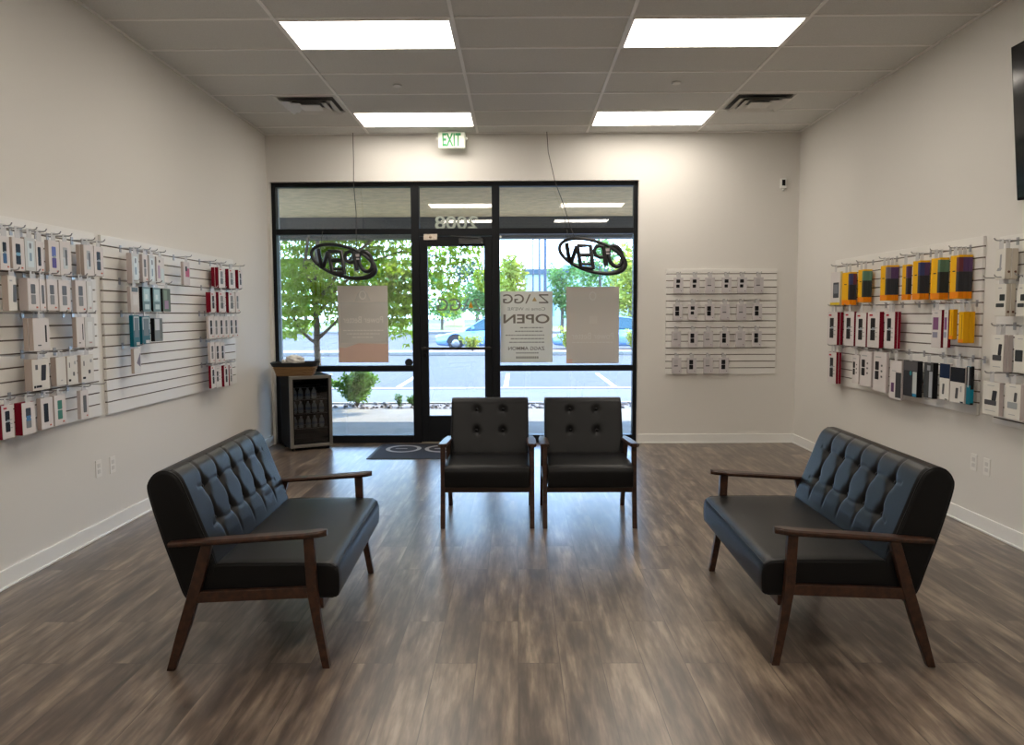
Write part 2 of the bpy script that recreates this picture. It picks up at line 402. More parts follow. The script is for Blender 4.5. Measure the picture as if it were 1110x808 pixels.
# ================================================================ SEATING
def smooth_profile(pts, n):
    """closed Catmull-Rom through (d,z) points, n samples by arc length"""
    m = len(pts); out = []
    for i in range(m):
        p0, p1, p2, p3 = [Vector(pts[(i + k - 1) % m]) for k in range(4)]
        for j in range(12):
            t = j / 12
            out.append(.5 * ((2 * p1) + (p2 - p0) * t + (2 * p0 - 5 * p1 + 4 * p2 - p3) * t * t + (3 * p1 - p0 - 3 * p2 + p3) * t ** 3))
    L = [0]
    for i in range(len(out)): L.append(L[-1] + (out[(i + 1) % len(out)] - out[i]).length)
    res = []; k = 0
    for q in range(n):
        s = L[-1] * q / n
        while L[k + 1] < s: k += 1
        f = (s - L[k]) / max(1e-9, L[k + 1] - L[k]); res.append(out[k].lerp(out[(k + 1) % len(out)], f))
    return res
def cushion(name, prof, half, nx, npf, disp, parent, r=.018, poly=None):
    """closed profile swept along x with rounded ends; disp(x, p, nrm) -> outward push"""
    P = poly or smooth_profile(prof, npf); n = len(P)
    cx = sum(p.x for p in P) / n; cz = sum(p.y for p in P) / n
    nr = []
    for i in range(n):
        t = (P[(i + 1) % n] - P[i - 1]); nv = Vector((t.y, -t.x)); nv.normalize()
        nr.append(nv)
    # make normals outward
    if sum(nr[i].dot(P[i] - Vector((cx, cz))) for i in range(n)) < 0: nr = [-v for v in nr]
    xs = []
    for k in range(4): a = k / 3 * PI / 2; xs.append((-half + r * (1 - math.sin(a)) , r * (1 - math.cos(a))))
    # from the flat end outwards: inset r*(1-cos) as x runs from -half to -half+r
    st = [(-half + r * (1 - math.cos(k / 4 * PI / 2)), r * (1 - math.sin(k / 4 * PI / 2))) for k in range(5)]
    mid = [(-half + r + (2 * half - 2 * r) * k / nx, 0) for k in range(1, nx)]
    st = st + mid + [(-x, i) for x, i in st[::-1]]
    vs = []; fs = []
    for (x, ins) in st:
        for i in range(n):
            p = P[i] - nr[i] * (ins - (disp(x, P[i], nr[i]) if ins == 0 else 0)); vs.append((x, p.x, p.y))
    for a in range(len(st) - 1):
        for i in range(n):
            j = (i + 1) % n; fs.append((a * n + i, a * n + j, (a + 1) * n + j, (a + 1) * n + i))
    m = MB(); m.add(vs, fs, 0, True); m.add(vs[:n], [list(range(n))], 0, False); m.add(vs[-n:], [list(range(n))[::-1]], 0, False)
    o = m.build(name, LEATHER, parent)
    # piping along both ends
    for sx in (-1, 1):
        pp = MB(); pp.tube([(sx * (half - .006), (P[i] + nr[i] * (-.004)).x, (P[i] + nr[i] * (-.004)).y) for i in range(0, n, 2)], .0042, 6, closed=True)
        pp.build('piping', LEATHER, o)
    return o
def make_seat(name, label, cat, loc, rz, half, cols, tuft, group=None, pleats=True):
    """origin on the floor midway between the front feet; front faces -Y; half = half distance between leg centres"""
    t = thing(name, label, cat, loc, rz, group); lw = .016
    sh = half - .017
    # seat cushion
    prof = [(-.052, .305), (-.056, .36), (-.052, .415), (-.030, .441), (.02, .447), (.15, .450), (.30, .450), (.44, .449), (.475, .43), (.475, .33), (.45, .300), (.20, .296), (.0, .294), (-.035, .294)]
    def dseat(x, p, nv):
        if nv.y > .5: return .008 * (1 - (x / sh) ** 4) * math.sin(max(0, min(1, (p.x + .05) / .5)) * PI)
        return 0
    sc = cushion('seat_cushion', prof, sh, 24, 84, dseat, t, .014)
    sm = MB(); sm.tube([(-sh + .01, -.045, .428), (sh - .01, -.045, .428)], .0035, 6); sm.build('seam', LEATHER, sc)
    # tufted back
    prof = [(.44, .32), (.452, .40), (.462, .455), (.485, .52), (.518, .605), (.552, .695), (.582, .775), (.606, .820), (.640, .844), (.675, .846), (.705, .832), (.728, .800), (.734, .765), (.715, .68), (.675, .54), (.635, .42), (.600, .315), (.575, .298), (.50, .296), (.455, .302)]
    def dback(x, p, nv):
        if nv.x > -.35 or p.y < .47: return 0
        z = p.y; d = 0
        fade = min(1, (z - .47) / .05)
        for (bx, bz) in tuft:
            q = ((x - bx) / .027) ** 2 + ((z - bz) / .030) ** 2
            d -= .020 * math.exp(-q)
            if pleats:
                up = bz > .67
                # pleat running away from the button, towards the top (upper row) or the seat (lower row)
                if (z > bz) == up: d -= .0065 * math.exp(-((x - bx) / .010) ** 2) * min(1, abs(z - bz) / .02)
                else:           # between the rows the pleat bows
                    lo, hi = (.59, .735)
                    if lo - .01 < z < hi + .01:
                        w = math.sin((z - lo) / (hi - lo) * PI)
                        d -= .0045 * math.exp(-((x - bx) / .011) ** 2)
                # scalloped crease below the lower buttons / across the upper ones
                dx = abs(x - bx); sp = cols
                if dx < sp / 2:
                    zc = bz - .002 - .016 * (1 if not up else -1) * math.sin(dx / (sp / 2) * PI / 2)
                    d -= .0038 * math.exp(-((z - zc) / .007) ** 2)
        if pleats: d += .007
        return d * fade
    nx = 150 if half > .4 else 84
    bc = cushion('back_cushion', prof, sh, nx, 200, dback, t, .016)
    P = smooth_profile(prof, 200)
    for (bx, bz) in tuft:
        q = min([p for p in P if p.x < .62 and p.y > .47], key=lambda p: abs(p.y - bz))
        s = math.atan2(.35, 1)
        M = Matrix.Translation((bx, q.x + .017, q.y)) @ Matrix.Rotation(PI / 2 - .37, 4, 'X')
        b = MB().lathe([(.0005, .008), (.007, .0065), (.0105, .003), (.011, 0), (.008, -.004)], 14, M=M); b.build('tuft_button', LEATHER, bc)
    for s in (-1, 1):
        x0, x1 = s * half - lw, s * half + lw
        MB().prism([(-.016, 0), (.016, 0), (.052, .20), (.075, .345), (.084, .572), (.040, .572), (.032, .345), (.016, .20)], 'x', x0, x1, bev=.003).build('front_leg', WOOD, t)
        MB().prism([(.635, 0), (.668, 0), (.618, .175), (.572, .322), (.500, .555), (.458, .555), (.515, .345), (.560, .20)], 'x', x0, x1, bev=.003).build('rear_leg', WOOD, t)
        MB().prism([(.060, .306), (.060, .352), (.54, .338), (.545, .290)], 'x', s * half - .013, s * half + .013, bev=.003).build('side_rail', WOOD, t)
        # armrest plank: rounded nose, slightly dished, tapering to the rear
        a = MB(); vs = []; fs = []; st = []
        N_ = 22
        for i in range(N_ + 1):
            u = i / N_; d = -.014 + u * .655
            w = .030 + .004 * math.sin(u * PI)
            if d < .02: w *= math.sqrt(max(.12, 1 - ((.02 - d) / .036) ** 2))
            if u > .75: w *= 1 - .30 * ((u - .75) / .25)
            zt = .592 - .042 * u ** 1.1 + (.004 * (1 - min(1, d / .08)) if d < .08 else 0); th = .026 - .006 * u
            st.append((d, w, zt, th))
        prof8 = [(-1, .35), (-.8, 0), (.8, 0), (1, .35), (1, .7), (.8, 1), (-.8, 1), (-1, .7)]
        for (d, w, zt, th) in st:
            for (px, pz) in prof8: vs.append((s * half + px * w, d, zt - th * (1 - pz)))
        for i in range(N_):
            for k in range(8): l = (k + 1) % 8; fs.append((i * 8 + k, i * 8 + l, (i + 1) * 8 + l, (i + 1) * 8 + k))
        a.add(vs, fs, 0, False); a.add(vs[:8], [list(range(8))[::-1]]); a.add(vs[-8:], [list(range(8))])
        a.build('armrest', WOOD, t)
    MB().box(-half + lw, half - lw, .012, .034, .250, .294, 0, .003).build('front_rail', WOOD, t)
    MB().box(-half + lw, half - lw, .55, .572, .262, .300, 0, .003).build('rear_rail', WOOD, t)
    if half > .4:
        MB().box(-.012, .012, .03, .56, .258, .290, 0, .002).build('centre_slat', WOOD, t)
    return t
lt = [(k * .19, z) for z in (.737, .598) for k in (-2, -1, 0, 1, 2)]
make_seat('loveseat', 'black leather tufted loveseat along the left side, facing right', 'loveseat', (-.832, 3.772, 0), math.radians(91.8), .600, .19, lt, 'black tufted loveseats')
make_seat('loveseat', 'black leather tufted loveseat along the right side, facing left', 'loveseat', (1.107, 3.797, 0), math.radians(-91.5), .600, .19, lt, 'black tufted loveseats')
ct = [(x, z) for z in (.765, .61) for x in (-.1, .1)]
ch = make_seat('armchair', 'black leather armchair in front of the door, left of the pair', 'armchair', (-.212, 5.30, 0), 0, .312, .2, ct, 'black armchairs facing the camera', pleats=False)
dup(ch, (.5015, 5.295, 0), 0, 'black leather armchair by the window, right of the pair', 'black armchairs facing the camera')

# ================================================================ DRINKS COOLER, BASKET, MAT
CR = math.radians(30)
def cooler():
    t = thing('beverage_cooler', 'small black drinks cooler with steel framed glass door in the left corner', 'mini fridge', (-2.465, 8.30, 0), CR)
    W, D, Hh = .465, .43, .825
    t.location = (-2.465, 8.31, 0)
    c = MB(); b = .002; y0 = .045
    c.box(0, .025, y0, D, .03, Hh, 0, b).box(W - .025, W, y0, D, .03, Hh, 0, b).box(.025, W - .025, y0, D, Hh - .03, Hh, 0, b)
    c.box(.025, W - .025, y0, D, .03, .13, 0, b).box(.025, W - .025, D - .03, D, .13, Hh - .03, 0, b)
    c.build('cabinet', BLACK, t)
    s = .034
    dr = MB(); dr.box(0, s, 0, .04, .035, Hh, 0, .003).box(W - s, W, 0, .04, .035, Hh, 0, .003).box(s, W - s, 0, .04, .035, .035 + s, 0, .003).box(s, W - s, 0, .04, Hh - s, Hh, 0, .003)
    do = dr.build('door', STEEL, t)
    MB().box(s, W - s, .018, .024, .035 + s, Hh - s).build('glass_pane', CGLASS, do)
    g = MB(); q = .014; g.box(s, s + q, .012, .018, .07, Hh - s).box(W - s - q, W - s, .012, .018, .07, Hh - s).box(s + q, W - s - q, .012, .018, .07, .07 + q).box(s + q, W - s - q, .012, .018, Hh - s - q, Hh - s)
    g.build('gasket', BLACK, do)
    for z in (.235, .40, .555, .69):
        m = MB(); m.tube([(.03, .075, z), (W - .03, .075, z)], .003, 6).tube([(.03, .38, z), (W - .03, .38, z)], .003, 6)
        for k in range(10): x = .045 + k * .0415; m.tube([(x, .07, z), (x, .385, z)], .0016, 5)
        m.build('wire_shelf', CHROME, t)
    for x in (.04, W - .04):
        for y in (.06, D - .04): MB().lathe([(.016, 0), (.018, .004), (.018, .03), (.012, .034)], 12, M=Matrix.Translation((x, y, 0))).build('foot', BLACK, t)
    Mw = Matrix.Translation(t.location) @ Matrix.Rotation(CR, 4, 'Z')
    bm_ = mat('bottle_plastic', (.55, .62, .66), .12, spec=.7); cap = mat('bottle_cap', (.75, .78, .8), .4)
    first = None
    for sh, (z, n) in (('second shelf from the top', (.555, 4)), ('third shelf from the top', (.40, 5)), ('lowest shelf', (.235, 5))):
        for k in range(n):
            p = Mw @ Vector((.075 + k * .075, .115 + .02 * (k % 2), z + .0035))
            lab = 'water bottle on the cooler\'s %s, %s from left' % (sh, ORD[k])
            if first is None:
                first = thing('water_bottle', lab, 'bottle', p, CR, 'water bottles in the cooler')
                MB().lathe([(.022, 0), (.027, .006), (.028, .03), (.026, .05), (.028, .065), (.027, .085), (.018, .105), (.011, .113), (.011, .118)], 16).build('bottle_body', bm_, first)
                MB().lathe([(.0125, .116), (.0125, .128), (.010, .130)], 12).build('bottle_cap', cap, first)
                MB().lathe([(.0285, .035), (.0288, .036), (.0288, .064), (.0285, .065)], 16).build('bottle_label', mat('label_blue', (.25, .35, .5), .5), first)
            else: dup(first, p, CR, lab, 'water bottles in the cooler')
cooler()
def basket():
    t = thing('wicker_basket', 'low brown wicker basket with black liner standing on the drinks cooler', 'basket', (-2.45, 8.505, .826), math.radians(8))
    wm = bpy.data.materials.new('wicker'); wm.use_nodes = True; nt = wm.node_tree; b = nt.nodes['Principled BSDF']
    tc = nt.nodes.new('ShaderNodeTexCoord'); wv = nt.nodes.new('ShaderNodeTexWave'); wv.bands_direction = 'DIAGONAL'; wv.inputs['Scale'].default_value = 34; wv.inputs['Distortion'].default_value = 4
    rp = nt.nodes.new('ShaderNodeValToRGB'); rp.color_ramp.elements[0].color = (.06, .03, .012, 1); rp.color_ramp.elements[1].color = (.42, .24, .10, 1)
    nt.links.new(tc.outputs['Object'], wv.inputs['Vector']); nt.links.new(wv.outputs[0], rp.inputs[0]); nt.links.new(rp.outputs[0], b.inputs['Base Color']); b.inputs['Roughness'].default_value = .7
    def ring(m, z0, a0, b0, z1, a1, b1, wob=0):
        n = 48; vs = []
        for (z, a, b_) in ((z0, a0, b0), (z1, a1, b1)):
            for k in range(n):
                th = 2 * PI * k / n; c, s = math.cos(th), math.sin(th); e = .35
                vs.append((a * math.copysign(abs(c) ** e, c), b_ * math.copysign(abs(s) ** e, s), z + wob * math.sin(k * 5)))
        m.add(vs, [(k, (k + 1) % n, n + (k + 1) % n, n + k) for k in range(n)], 0, True)
    m = MB(); Z = [0, .028, .056, .084, .112]; A = [.19, .201, .212, .223, .232]
    for i in range(4): ring(m, Z[i], A[i], A[i] - .06, Z[i + 1], A[i + 1], A[i + 1] - .06)
    for z, a in ((.015, .197), (.033, .204), (.05, .210), (.068, .217), (.085, .2235)):       # woven rods
        pts = []
        for k in range(96):
            th = 2 * PI * k / 96; c, s = math.cos(th), math.sin(th); w = 1 + .012 * math.sin(k * PI / 2 + z * 200)
            pts.append((a * w * math.copysign(abs(c) ** .35, c), (a - .06) * w * math.copysign(abs(s) ** .35, s), z))
        m.tube(pts, .006, 6, closed=True)
    m.box(-.185, .185, -.125, .125, 0, .006)
    m.build('woven_body', wm, t)
    l = MB(); ring(l, .102, .234, .175, .145, .256, .195, .002); ring(l, .145, .252, .191, .02, .18, .12)
    l.build('folded_liner', mat('liner_black', (.014, .014, .016), .8), t)
    # crumpled paper heaped inside
    rnd = random.Random(4)
    for (x, y, r, lab) in ((-.005, .0, .075, 'larger crumpled white paper bundle in the wicker basket'), (-.125, .06, .036, 'smaller crumpled white paper bundle at the left end of the wicker basket')):
        bm = bmesh.new(); bmesh.ops.create_icosphere(bm, subdivisions=4, radius=1)
        for v in bm.verts:
            n = math.sin(v.co.x * 7 + 1) * math.cos(v.co.y * 6) * .12 + math.sin(v.co.z * 11 + v.co.x * 5) * .07
            v.co *= 1 + n + rnd.uniform(-.02, .02); v.co.z *= .8; v.co.x *= 1.3
            v.co *= r
        me = bpy.data.meshes.new('crumpled_paper'); bm.to_mesh(me); bm.free()
        for p in me.polygons: p.use_smooth = True
        me.materials.append(mat('paper_white', (.82, .80, .76), .7))
        o = bpy.data.objects.new('crumpled_paper', me); COL.objects.link(o); o.location = (-2.45 + x, 8.505 + y, .826 + .128 + r * .5); tag(o, lab, 'paper', 'paper in the basket')
basket()
def floor_mat_():
    t = thing('door_mat', 'dark navy entrance mat with grey ring logo in front of the door', 'door mat', (-.80, 8.335, 0))
    MB().box(-.765, .765, -.455, .46, 0, .007, 0, .003).build('mat_border', mat('mat_rubber', (.012, .013, .016), .6), t)
    MB().box(-.73, .73, -.42, .425, .0065, .0095, 0, .001).build('mat_carpet', mat('mat_navy', (.016, .020, .034), .95, bump=(900, .6), noise=(60, .15)), t)
    lg = mat('mat_logo', (.36, .37, .40), .9)
    m = MB()
    def ring(cx, a0, a1, r0, r1, sy):
        n = 40; vs = []; fs = []
        for k in range(n + 1):
            a = a0 + (a1 - a0) * k / n
            for r in (r0, r1): vs.append((cx + r * math.cos(a), .115 + sy * r * math.sin(a), .0099))
        for k in range(n): fs.append((2 * k, 2 * k + 1, 2 * k + 3, 2 * k + 2))
        m.add(vs, fs)
    ring(-.46, 0, 2 * PI, .150, .195, 1.15); ring(-.03, .6, 2 * PI - .6, .150, .195, 1.15)
    m.box(-.55, -.42, .11, .135, .0097, .0100); m.box(-.12, .06, .10, .135, .0097, .0100)
    ring(.40, .6, 2 * PI - .6, .150, .195, 1.15)
    m.build('woven_logo', lg, t)
floor_mat_()
def tv():
    t = thing('television', 'large black flat television mounted high on the right wall', 'television', (XR - .012, 4.06, 2.185), -PI / 2)
    t.rotation_euler = (.085, 0, -PI / 2)
    MB().box(-.83, .83, -.055, -.01, 0, .93, 0, .006).build('screen_housing', BLACK, t)
    MB().box(-.818, .818, -.0565, -.0545, .016, .917).build('screen', mat('screen_black', (.006, .007, .009), .12), t)
    MB().box(-.2, .2, -.011, .015, .30, .62, 0, .004).build('wall_bracket', BLACK, t)
tv()

# ================================================================ SLATWALL PANELS
MDF = mat('groove_brown', (.13, .10, .08), .8)
MELA = mat('melamine_white', (.76, .745, .715), .42)
def slatwall(label, loc, rz, w, h, z0, first_groove):
    """local: x along the wall, -y into the room, origin at the lower left corner on the wall"""
    off = Matrix.Rotation(rz, 3, 'Z') @ Vector((0, -.001, 0))
    t = thing('slatwall_panel', label, 'slatwall', Vector(loc) + off, rz, 'white slatwall panels')
    n = int((first_groove - z0) / .0762) + 1
    m = MB(); g = .0045; zs = sorted(first_groove - k * .0762 - z0 for k in range(n) if first_groove - k * .0762 - z0 > .02)
    e = [0]; 
    for q in zs: e += [q - g, q + g]
    e.append(h)
    for i in range(0, len(e), 2): m.box(0, w, -.019, 0, e[i], e[i + 1], 0, .0012)
    m.build('slat_boards', MELA, t)
    gm = MB().box(0.0005, w - .0005, -.009, -.0005, .001, h - .001); gm.build('groove_backing', MDF, t)
    return t
slatwall('long white slatwall panel on the left wall, nearer the camera', (XL, 2.72, .822), PI / 2, 2.44, 1.215, .822, 1.966)
slatwall('long white slatwall panel on the left wall, farther from the camera', (XL, 5.243, .815), PI / 2, 2.44, 1.22, .815, 1.966)
slatwall('long white slatwall panel on the right wall, full of yellow and white packages', (XR, 7.735, .785), -PI / 2, 2.44, 1.22, .785, 1.937)
slatwall('white slatwall panel on the right wall cut by the right photo edge', (XR, 5.118, .76), -PI / 2, 2.44, 1.22, .76, 1.94)
slatwall('square white slatwall panel on the back wall right of the window', (1.689, YB, .795), 0, 1.25, 1.195, .795, 1.934)

# ---------------------------------------------------------------- hooks and packages
HOOK = None
def hook(loc, rz, label, group, L=.15):
    global HOOK
    if HOOK is None or abs(HOOK[1] - L) > 1e-6:
        t = thing('display_hook', label, 'display hook', loc, rz, group)
        m = MB().box(-.013, .013, -.0235, -.0195, -.028, .020, 0, .001).box(-.013, .013, -.0195, -.012, .004, .0065)
        m.build('hook_plate', CHROME, t)
        MB().tube([(0, -.022, 0), (0, -.06, 0), (0, -L, .0), (0, -L - .012, .004), (0, -L - .02, .016)], .0036, 7).build('hook_wire', CHROME, t)
        HOOK = (t, L); return t
    return dup(HOOK[0], loc, rz, label, group)

PINK = (.53, .47, .46); FRW = (.67, .63, .62); TAN = (.46, .39, .35); RED = (.19, .008, .022); YEL = (.80, .43, .008); ORG = (.80, .24, .01)
BK = (.012, .012, .014); GR = (.12, .12, .125); LG = (.40, .41, .42)
def dual(c, c2=None, x0=.27, x1=.66, lo=.20, hi=.82):
    mid = (lo + hi) / 2
    return [(x0, x1, mid + .012, hi, c, 'phone_window'), (x0, x1, lo, mid - .012, c2 or c, 'phone_window')]
def single(c, x0=.28, x1=.72, lo=.22, hi=.82): return [(x0, x1, lo, hi, c, 'phone_window')]
LOGO = [(.68, .82, .08, .13, (.50, .12, .08), 'brand_mark')]
RLOGO = [(.16, .42, .88, .93, (.45, .03, .05), 'brand_mark'), (.60, .85, .30, .32, (.3, .3, .3), 'print_lines'), (.60, .85, .42, .44, (.3, .3, .3), 'print_lines'), (.60, .85, .54, .56, (.3, .3, .3), 'print_lines')]
BAR = [(.40, .62, .49, .56, (.30, .34, .38), 'middle_band')]
ST = {
 'blue': (TAN, FRW, dual(BK, (.05, .12, .25)) + BAR + LOGO, [], 'white case box with blue-black window'),
 'bluestripe': (TAN, FRW, dual(BK) + [(.30, .62, .46, .56, (.18, .36, .50), 'blue_band')] + LOGO, [], 'pale case box with blue-banded window'),
 'clear': (PINK, (.56, .58, .59), [(.22, .80, .12, .90, (.62, .70, .73), 'clear_blister'), (.40, .62, .30, .55, (.25, .34, .42), 'pictured_phone'), (.42, .6, .68, .84, (.2, .22, .25), 'pictured_camera')], [], 'pale box with clear blister'),
 'dark': (TAN, FRW, single(BK, .22, .60) + LOGO, [], 'pale case box, narrow dark window'),
 'violet': (TAN, FRW, dual((.12, .15, .42), (.09, .06, .25)) + BAR + LOGO, [], 'pale case box with violet window'),
 'silver': (TAN, FRW, dual(LG, (.55, .60, .62)) + [(.46, .62, .30, .75, GR, 'phone_edge')], [], 'pale case box with silver window'),
 'black': (PINK, FRW, dual(BK) + BAR + LOGO, [], 'white case box with black window'),
 'blister': (TAN, (.72, .69, .65), [(.50, .92, .25, .75, GR, 'pictured_cable'), (.2, .5, .84, .88, LG, 'print_lines')], [], 'tan-sided box picturing a dark accessory'),
 'grey': (PINK, FRW, dual(GR, (.22, .22, .22)) + LOGO, [], 'pale case box with grey window'),
 'greythin': (PINK, FRW, single(GR, .30, .72) + LOGO, [], 'narrow pale box with grey window'),
 'pale': (PINK, (.62, .62, .60), [(.25, .75, .20, .85, (.70, .71, .70), 'clear_blister'), (.40, .66, .12, .17, (.45, .3, .3), 'print_lines')], [], 'very pale clear-fronted box'),
 'slot': (TAN, FRW, [(.72, .82, .25, .78, BK, 'black_slot'), (.25, .45, .14, .18, GR, 'print_lines')], [], 'tan-sided white box with black slot'),
 'gadget': (TAN, (.70, .67, .62), [(.48, .76, .30, .80, (.03, .03, .035), 'pictured_gadget'), (.18, .32, .66, .82, GR, 'small_picture'), (.06, .16, .08, .16, BK, 'spec_block'), (.20, .50, .09, .16, BK, 'spec_block')], [], 'wide box picturing a black gadget'),
 'plain': (TAN, (.68, .66, .62), [(.42, .62, .16, .20, LG, 'print_lines')], [], 'plain cream box with tan side'),
 'pieces': (TAN, (.68, .66, .62), [(.18, .26, .60, .78, GR, 'pictured_piece'), (.55, .72, .30, .44, GR, 'pictured_piece'), (.10, .32, .12, .20, BK, 'pictured_piece'), (.72, .84, .70, .82, LG, 'pictured_piece')], [], 'cream box picturing small dark pieces'),
 'redblack': (RED, FRW, dual(BK) + BAR + RLOGO, [], 'white case box with burgundy side'),
 'redgrey': (RED, FRW, dual((.20, .19, .19), (.10, .10, .10)) + RLOGO, [], 'grey-windowed white box, burgundy side'),
 'redblue': (RED, FRW, dual((.05, .06, .08), (.20, .22, .24)) + [(.30, .62, .42, .58, (.08, .20, .40), 'blue_band')], [], 'burgundy-sided box with blue-banded window'),
 'green': (PINK, FRW, dual((.06, .22, .17)) + LOGO, [], 'pale case box with green window'),
 'purple': (PINK, (.66, .64, .63), [(.30, .46, .80, .90, BK, 'lens_dot'), (.15, .40, .25, .70, (.42, .30, .42), 'pictured_purple_phone'), (.5, .9, .1, .6, (.60, .68, .68), 'clear_blister')], [], 'white box with pale purple picture'),
 'pink': (PINK, (.60, .55, .56), [(.30, .90, .35, .72, (.45, .12, .20), 'pink_case'), (.28, .55, .60, .80, BK, 'camera_print')], [], 'pale box with pink case'),
 'clearhead': (PINK, (.56, .53, .51), [(.15, .88, .80, .97, (.13, .17, .20), 'dark_header'), (.25, .8, .3, .7, (.62, .60, .58), 'clear_blister')], [], 'pale box with dark header'),
 'clearblack': (BK, (.16, .25, .27), [(.14, .84, .42, .92, (.40, .56, .58), 'clear_blister'), (.25, .80, .10, .30, (.50, .60, .60), 'clear_blister'), (.3, .6, .5, .7, (.62, .72, .72), 'highlight_print')], [], 'black-sided box with greenish blister'),
 'purpleblack': (BK, (.13, .17, .14), [(.15, .55, .50, .92, (.22, .30, .24), 'green_picture'), (.2, .7, .12, .48, (.32, .22, .32), 'purple_picture')], [], 'black-sided box with purple-green picture'),
 'teal': ((.008, .13, .19), (.05, .15, .19), [(.10, .92, .52, .96, (.50, .54, .55), 'white_border'), (.18, .84, .30, .92, (.15, .19, .21), 'window'), (.42, .9, .03, .14, (.62, .64, .64), 'white_label')], [], 'teal-sided box with grey window'),
 'speckle': (BK, (.20, .23, .24), [(.05, .62, .48, .96, (.58, .59, .62), 'speckled_picture'), (.66, .98, .1, .95, (.16, .18, .17), 'grey_band')], [], 'grey box with pale speckled picture'),
 'triangle': (TAN, (.68, .68, .68), [(.36, .90, .42, .82, (.22, .21, .27), 'grey_triangle')], [], 'small white box with grey triangle'),
 'dots': (PINK, FRW, dual(BK, None, .14, .44, .30, .76) + [(.60, .72, z, z + .05, GR, 'print_dot') for z in (.36, .50, .64)] + [(.15, .6, .86, .89, LG, 'print_lines')], [], 'white hanging box with black window'),
 'phonepic': ((.72, .60, .30), FRW, [(.30, .88, .22, .68, (.06, .065, .08), 'pictured_phone'), (.36, .8, .35, .62, (.2, .21, .24), 'pictured_screen'), (0.02, .98, .01, .08, (.75, .55, .03), 'yellow_strip')], [], 'white box with yellow bottom strip'),
 'yellow': (YEL, YEL, [(.02, .98, .01, .16, ORG, 'orange_band'), (.30, .60, .62, .645, BK, 'hang_slot')], [(0, 1, .16, .62, (.045, .045, .05), 'case_shell'), (0, 1, .62, .95, (.10, .06, .12), 'case_print'), (0, 1, .01, .16, ORG, 'orange_band')], 'yellow box holding dark rugged case'),
 'yellowgreen': (YEL, YEL, [(.02, .98, .01, .16, ORG, 'orange_band'), (.30, .60, .62, .645, BK, 'hang_slot')], [(0, 1, .16, .66, (.04, .045, .045), 'case_shell'), (0, 1, .66, .95, (.12, .22, .15), 'case_print'), (0, 1, .01, .16, ORG, 'orange_band')], 'yellow box with green-topped rugged case'),
 'flatyellow': ((.72, .36, .01), YEL, [(.62, .70, .12, .90, (.18, .09, .01), 'fold_slot'), (.02, .98, .01, .12, ORG, 'orange_band')], [], 'plain yellow-orange hanging box'),
 'purplepic': (RED, FRW, [(.14, .72, .47, .80, (.22, .09, .20), 'purple_picture'), (.14, .66, .26, .41, (.28, .28, .36), 'grey_picture'), (.3, .6, .90, .93, LG, 'print_lines')], [], 'white box with purple picture'),
 'blob': (PINK, FRW, [(.52, .99, .05, .70, (.05, .05, .052), 'dark_case'), (.15, .40, .18, .42, (.12, .05, .13), 'purple_print'), (.2, .55, .72, .74, LG, 'print_lines')], [], 'white card with dark case'),
 'tealspot': (BK, (.030, .030, .033), [(.45, .62, .58, .72, (.03, .22, .25), 'teal_spot'), (.0, 1, .72, .98, (.09, .085, .09), 'grey_header'), (.70, .98, .10, .70, (.50, .54, .54), 'white_strip'), (.72, .98, .02, .10, (.03, .22, .40), 'blue_strip')], [], 'black box with teal spot'),
 'silverstrip': (BK, (.055, .057, .057), [(.60, .95, .03, .75, (.38, .40, .44), 'silver_strip'), (.35, .7, .78, .92, (.30, .31, .33), 'silver_header')], [], 'dark grey box with silver strip'),
 'navy': (PINK, (.70, .68, .64), [(0, 1, .60, .99, (.008, .018, .05), 'navy_top'), (.30, .50, .16, .45, (.10, .10, .10), 'pictured_stand'), (.6, .85, .02, .05, BK, 'print_lines')], [], 'white box with navy top'),
 'blacktop': (PINK, (.70, .68, .64), [(0, 1, .58, .99, (.010, .010, .013), 'black_top'), (.38, .56, .12, .42, (.08, .08, .08), 'pictured_stand'), (.72, .82, .32, .48, LG, 'small_picture'), (.75, .95, .02, .06, BK, 'print_lines')], [], 'white box with black top'),
 'turquoise': (BK, (.012, .16, .22), [(.0, 1, .50, .98, (.02, .02, .025), 'black_top'), (.30, .60, .45, .98, (.45, .46, .46), 'white_strip')], [(0, 1, .05, .40, (.012, .2, .28), 'turquoise_side')], 'black and turquoise narrow box'),
 'stand': ((.52, .47, .40), (.70, .68, .63), [(.42, .60, .35, .82, (.32, .33, .34), 'pictured_stand'), (.18, .60, .28, .38, (.32, .33, .34), 'pictured_stand_base')], [(.55, .70, .20, .28, (.14, .07, .05), 'brand_dot')], 'white box picturing a grey stand'),
 'tablet': ((.52, .47, .40), (.70, .68, .63), [(.42, .90, .48, .68, (.03, .035, .035), 'pictured_tablet'), (.12, .85, .28, .40, (.05, .055, .055), 'pictured_keyboard'), (.3, .6, .86, .89, LG, 'print_lines')], [(.5, .66, .10, .17, (.14, .07, .05), 'brand_dot')], 'white box picturing a dark tablet'),
 'dock': (PINK, (.70, .68, .63), [(.55, .82, .45, .75, (.03, .03, .033), 'pictured_phone'), (.14, .85, .30, .45, (.08, .08, .085), 'pictured_dock'), (.3, .7, .88, .90, LG, 'print_lines'), (.2, .8, .12, .14, LG, 'print_lines')], [], 'white box picturing a phone dock'),
 'dockgrey': (PINK, (.70, .68, .63), [(.58, .76, .50, .76, (.08, .08, .085), 'pictured_phone'), (.20, .82, .30, .48, (.32, .34, .35), 'pictured_dock'), (.3, .7, .90, .92, LG, 'print_lines'), (.3, .7, .12, .14, LG, 'print_lines')], [], 'white box picturing a pale dock'),
